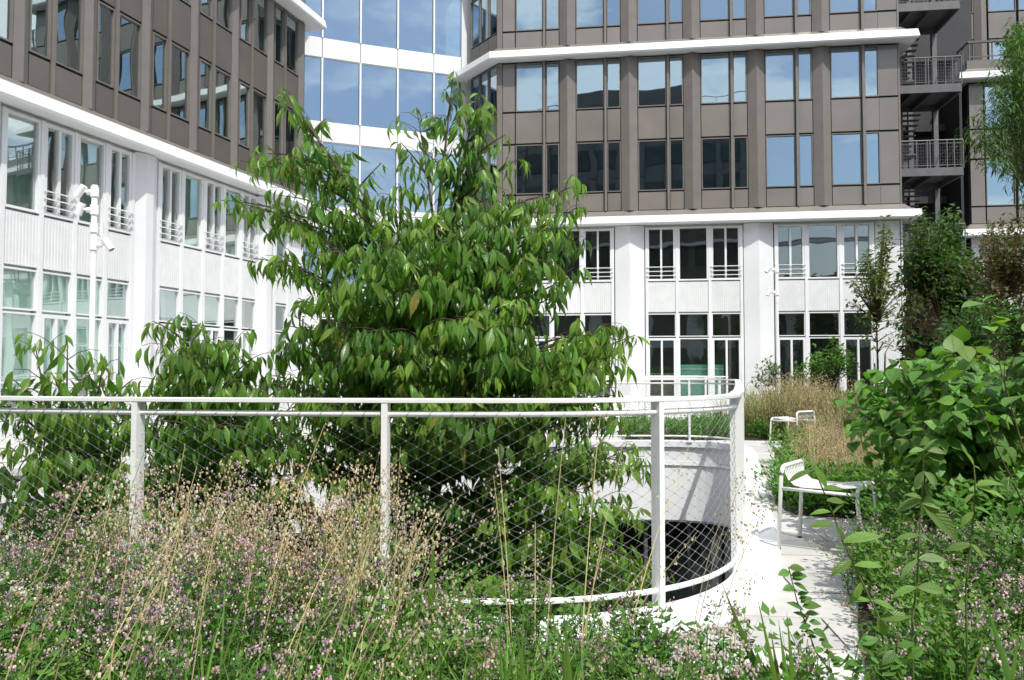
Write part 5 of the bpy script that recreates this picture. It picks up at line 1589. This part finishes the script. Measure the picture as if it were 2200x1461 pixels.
OVL = [leaf_tpl(1, 0.36, 7, 0.25, 0.35, tip=1.2, base=0.9), leaf_tpl(1, 0.33, 7, 0.4, 0.5, tip=1.2, base=0.9)]
sapling('slanting sapling with large oval leaves rising in front of the nearest chair', 2.6, [(1748, 1000), (1765, 1045), (1790, 1105), (1812, 1165), (1840, 1225), (1890, 1330)],
        [(1748, 1005, 45, 50, 1.1), (1748, 1010, -65, 20, 1.1), (1768, 1050, 50, -5, 1), (1790, 1105, 18, -30, 1.2), (1775, 1075, 55, 0, 1), (1785, 1100, -55, -5, 1.0), (1795, 1130, 15, 22, 1.3), (1793, 1130, -60, -15, 1.0), (1812, 1165, 75, -25, 1.1), (1815, 1175, 40, -40, 1.0),
         (1830, 1205, -55, 20, 1.1), (1835, 1215, 65, -10, 1.0), (1850, 1250, -30, 55, 1.1), (1875, 1290, 60, 15, 1.0), (1870, 1290, -50, -10, 1.1), (1885, 1325, 30, 60, 1.0), (1890, 1330, 70, -20, 1.0)])
sapling('pale green sapling with paired leaves before the broad leaved shrub', 2.3, [(1985, 962), (1984, 1010), (1980, 1070), (1975, 1150), (1970, 1250), (1960, 1330)],
        [(1985, 965, -45, 0, 1.0), (1985, 965, 45, 2, 1.0), (1985, 970, 15, -40, 0.9), (1984, 1012, 22, 30, 1.3), (1984, 1012, -20, 35, 1.2), (1984, 1015, 55, 30, 1.0), (1981, 1072, -60, 25, 1.0), (1981, 1072, -40, -20, 1.0), (1980, 1080, 75, 70, 1.1), (1980, 1082, 40, 5, 1.0),
         (1976, 1150, 60, 20, 1.0), (1976, 1150, -65, 5, 1.0), (1973, 1200, 65, -5, 1.0), (1972, 1205, -50, 35, 1.0), (1970, 1262, 80, 5, 1.2), (1970, 1262, -60, 10, 1.1), (1965, 1300, 40, 50, 1.0)], c1=D2, c2=np.array([0.2, 0.29, 0.12]))
sapling('light green sapling with upcurved leaves at the right, right of the paired one', 2.4, [(2093, 1000), (2095, 1040), (2092, 1100), (2085, 1180), (2075, 1260)],
        [(2093, 1002, -20, -35, 1.0), (2093, 1002, 30, 10, 1.0), (2095, 1045, 55, 15, 1.2), (2095, 1045, 70, -20, 1.0), (2094, 1060, -35, 20, 1.2), (2092, 1090, 45, 10, 1.0), (2092, 1100, -40, 30, 1.0), (2086, 1170, 50, 40, 1.0), (2086, 1170, -60, 10, 1.0)], c1=D2, c2=D3)
sm_l = []
for k in range(26):
    t = k / 26
    x = 1694 + 60*t + 40*t*t; y = 1220 + 215*t
    sm_l.append((x, y, rnd.choice((-1, 1))*rnd.uniform(18, 36), rnd.uniform(-22, 14), 1.1))
sapling('dark stemmed sapling with small round leaves standing on the pale slabs', 2.4, [(1694, 1218), (1712, 1290), (1735, 1350), (1752, 1400), (1790, 1450)], sm_l, 0.003, M_redtwig, [leaf_tpl(1, 0.6, 5, 0.2, 0.3)], c1=D1*1.2, c2=D2)
sm_l = []
for k in range(44):
    x = rnd.uniform(1840, 1990); y = rnd.uniform(1370, 1460)
    sm_l.append((x, y, rnd.uniform(-45, 45), rnd.uniform(-35, 30), 1.0))
sapling('bushy sapling with rounded leaves at the bottom, right of the slabs', 2.1, [(1930, 1360), (1925, 1400), (1915, 1450)], sm_l, 0.004, M_redtwig, [leaf_tpl(1, 0.55, 6, 0.2, 0.3)], c1=D1*1.3, c2=D2)
# white flower heads
def umbel(label, pts, col, r=0.03):
    V, F, C = [], [], []
    c0 = None
    for (x, y, Y) in pts:
        c = np.array(at(x, y, Y)); c0 = c if c0 is None else c0
        for _ in range(34):
            bead(V, F, C, c + np.array([rnd.uniform(-r, r), rnd.uniform(-r, r), rnd.uniform(-r*.4, r*.4)]), rnd.uniform(.003, .0055), col*rnd.uniform(.8, 1.1))
        b = np.array([c[0] - 0.02, c[1], 0.0])
        quadstrip(V, F, C, list(bez(b, (b+c)/2, c, 5)), [.002]*5, np.array([1., 0, 0]), G2)
    return tag(link('flower', np_mesh('flower', np.array(V), [np.array(F)], np.array(C), None, P_small, smooth=False)), label, kind='stuff')
umbel('white flower cluster among the oregano at the left', [(375, 1290, 2.8), (395, 1300, 2.75), (350, 1320, 2.7), (360, 1335, 2.7), (35, 1268, 3.0), (45, 1275, 3.0)], np.array([0.75, 0.75, 0.7]))
umbel('cream and pale pink flower heads on the slabs in front', [(1480, 1370, 2.5), (1520, 1350, 2.55), (1555, 1360, 2.5), (1470, 1400, 2.4), (1540, 1410, 2.4), (1590, 1385, 2.45), (1390, 1420, 2.3), (1430, 1440, 2.2), (1600, 1440, 2.2), (1530, 1455, 2.2)], np.array([0.5, 0.4, 0.38]))
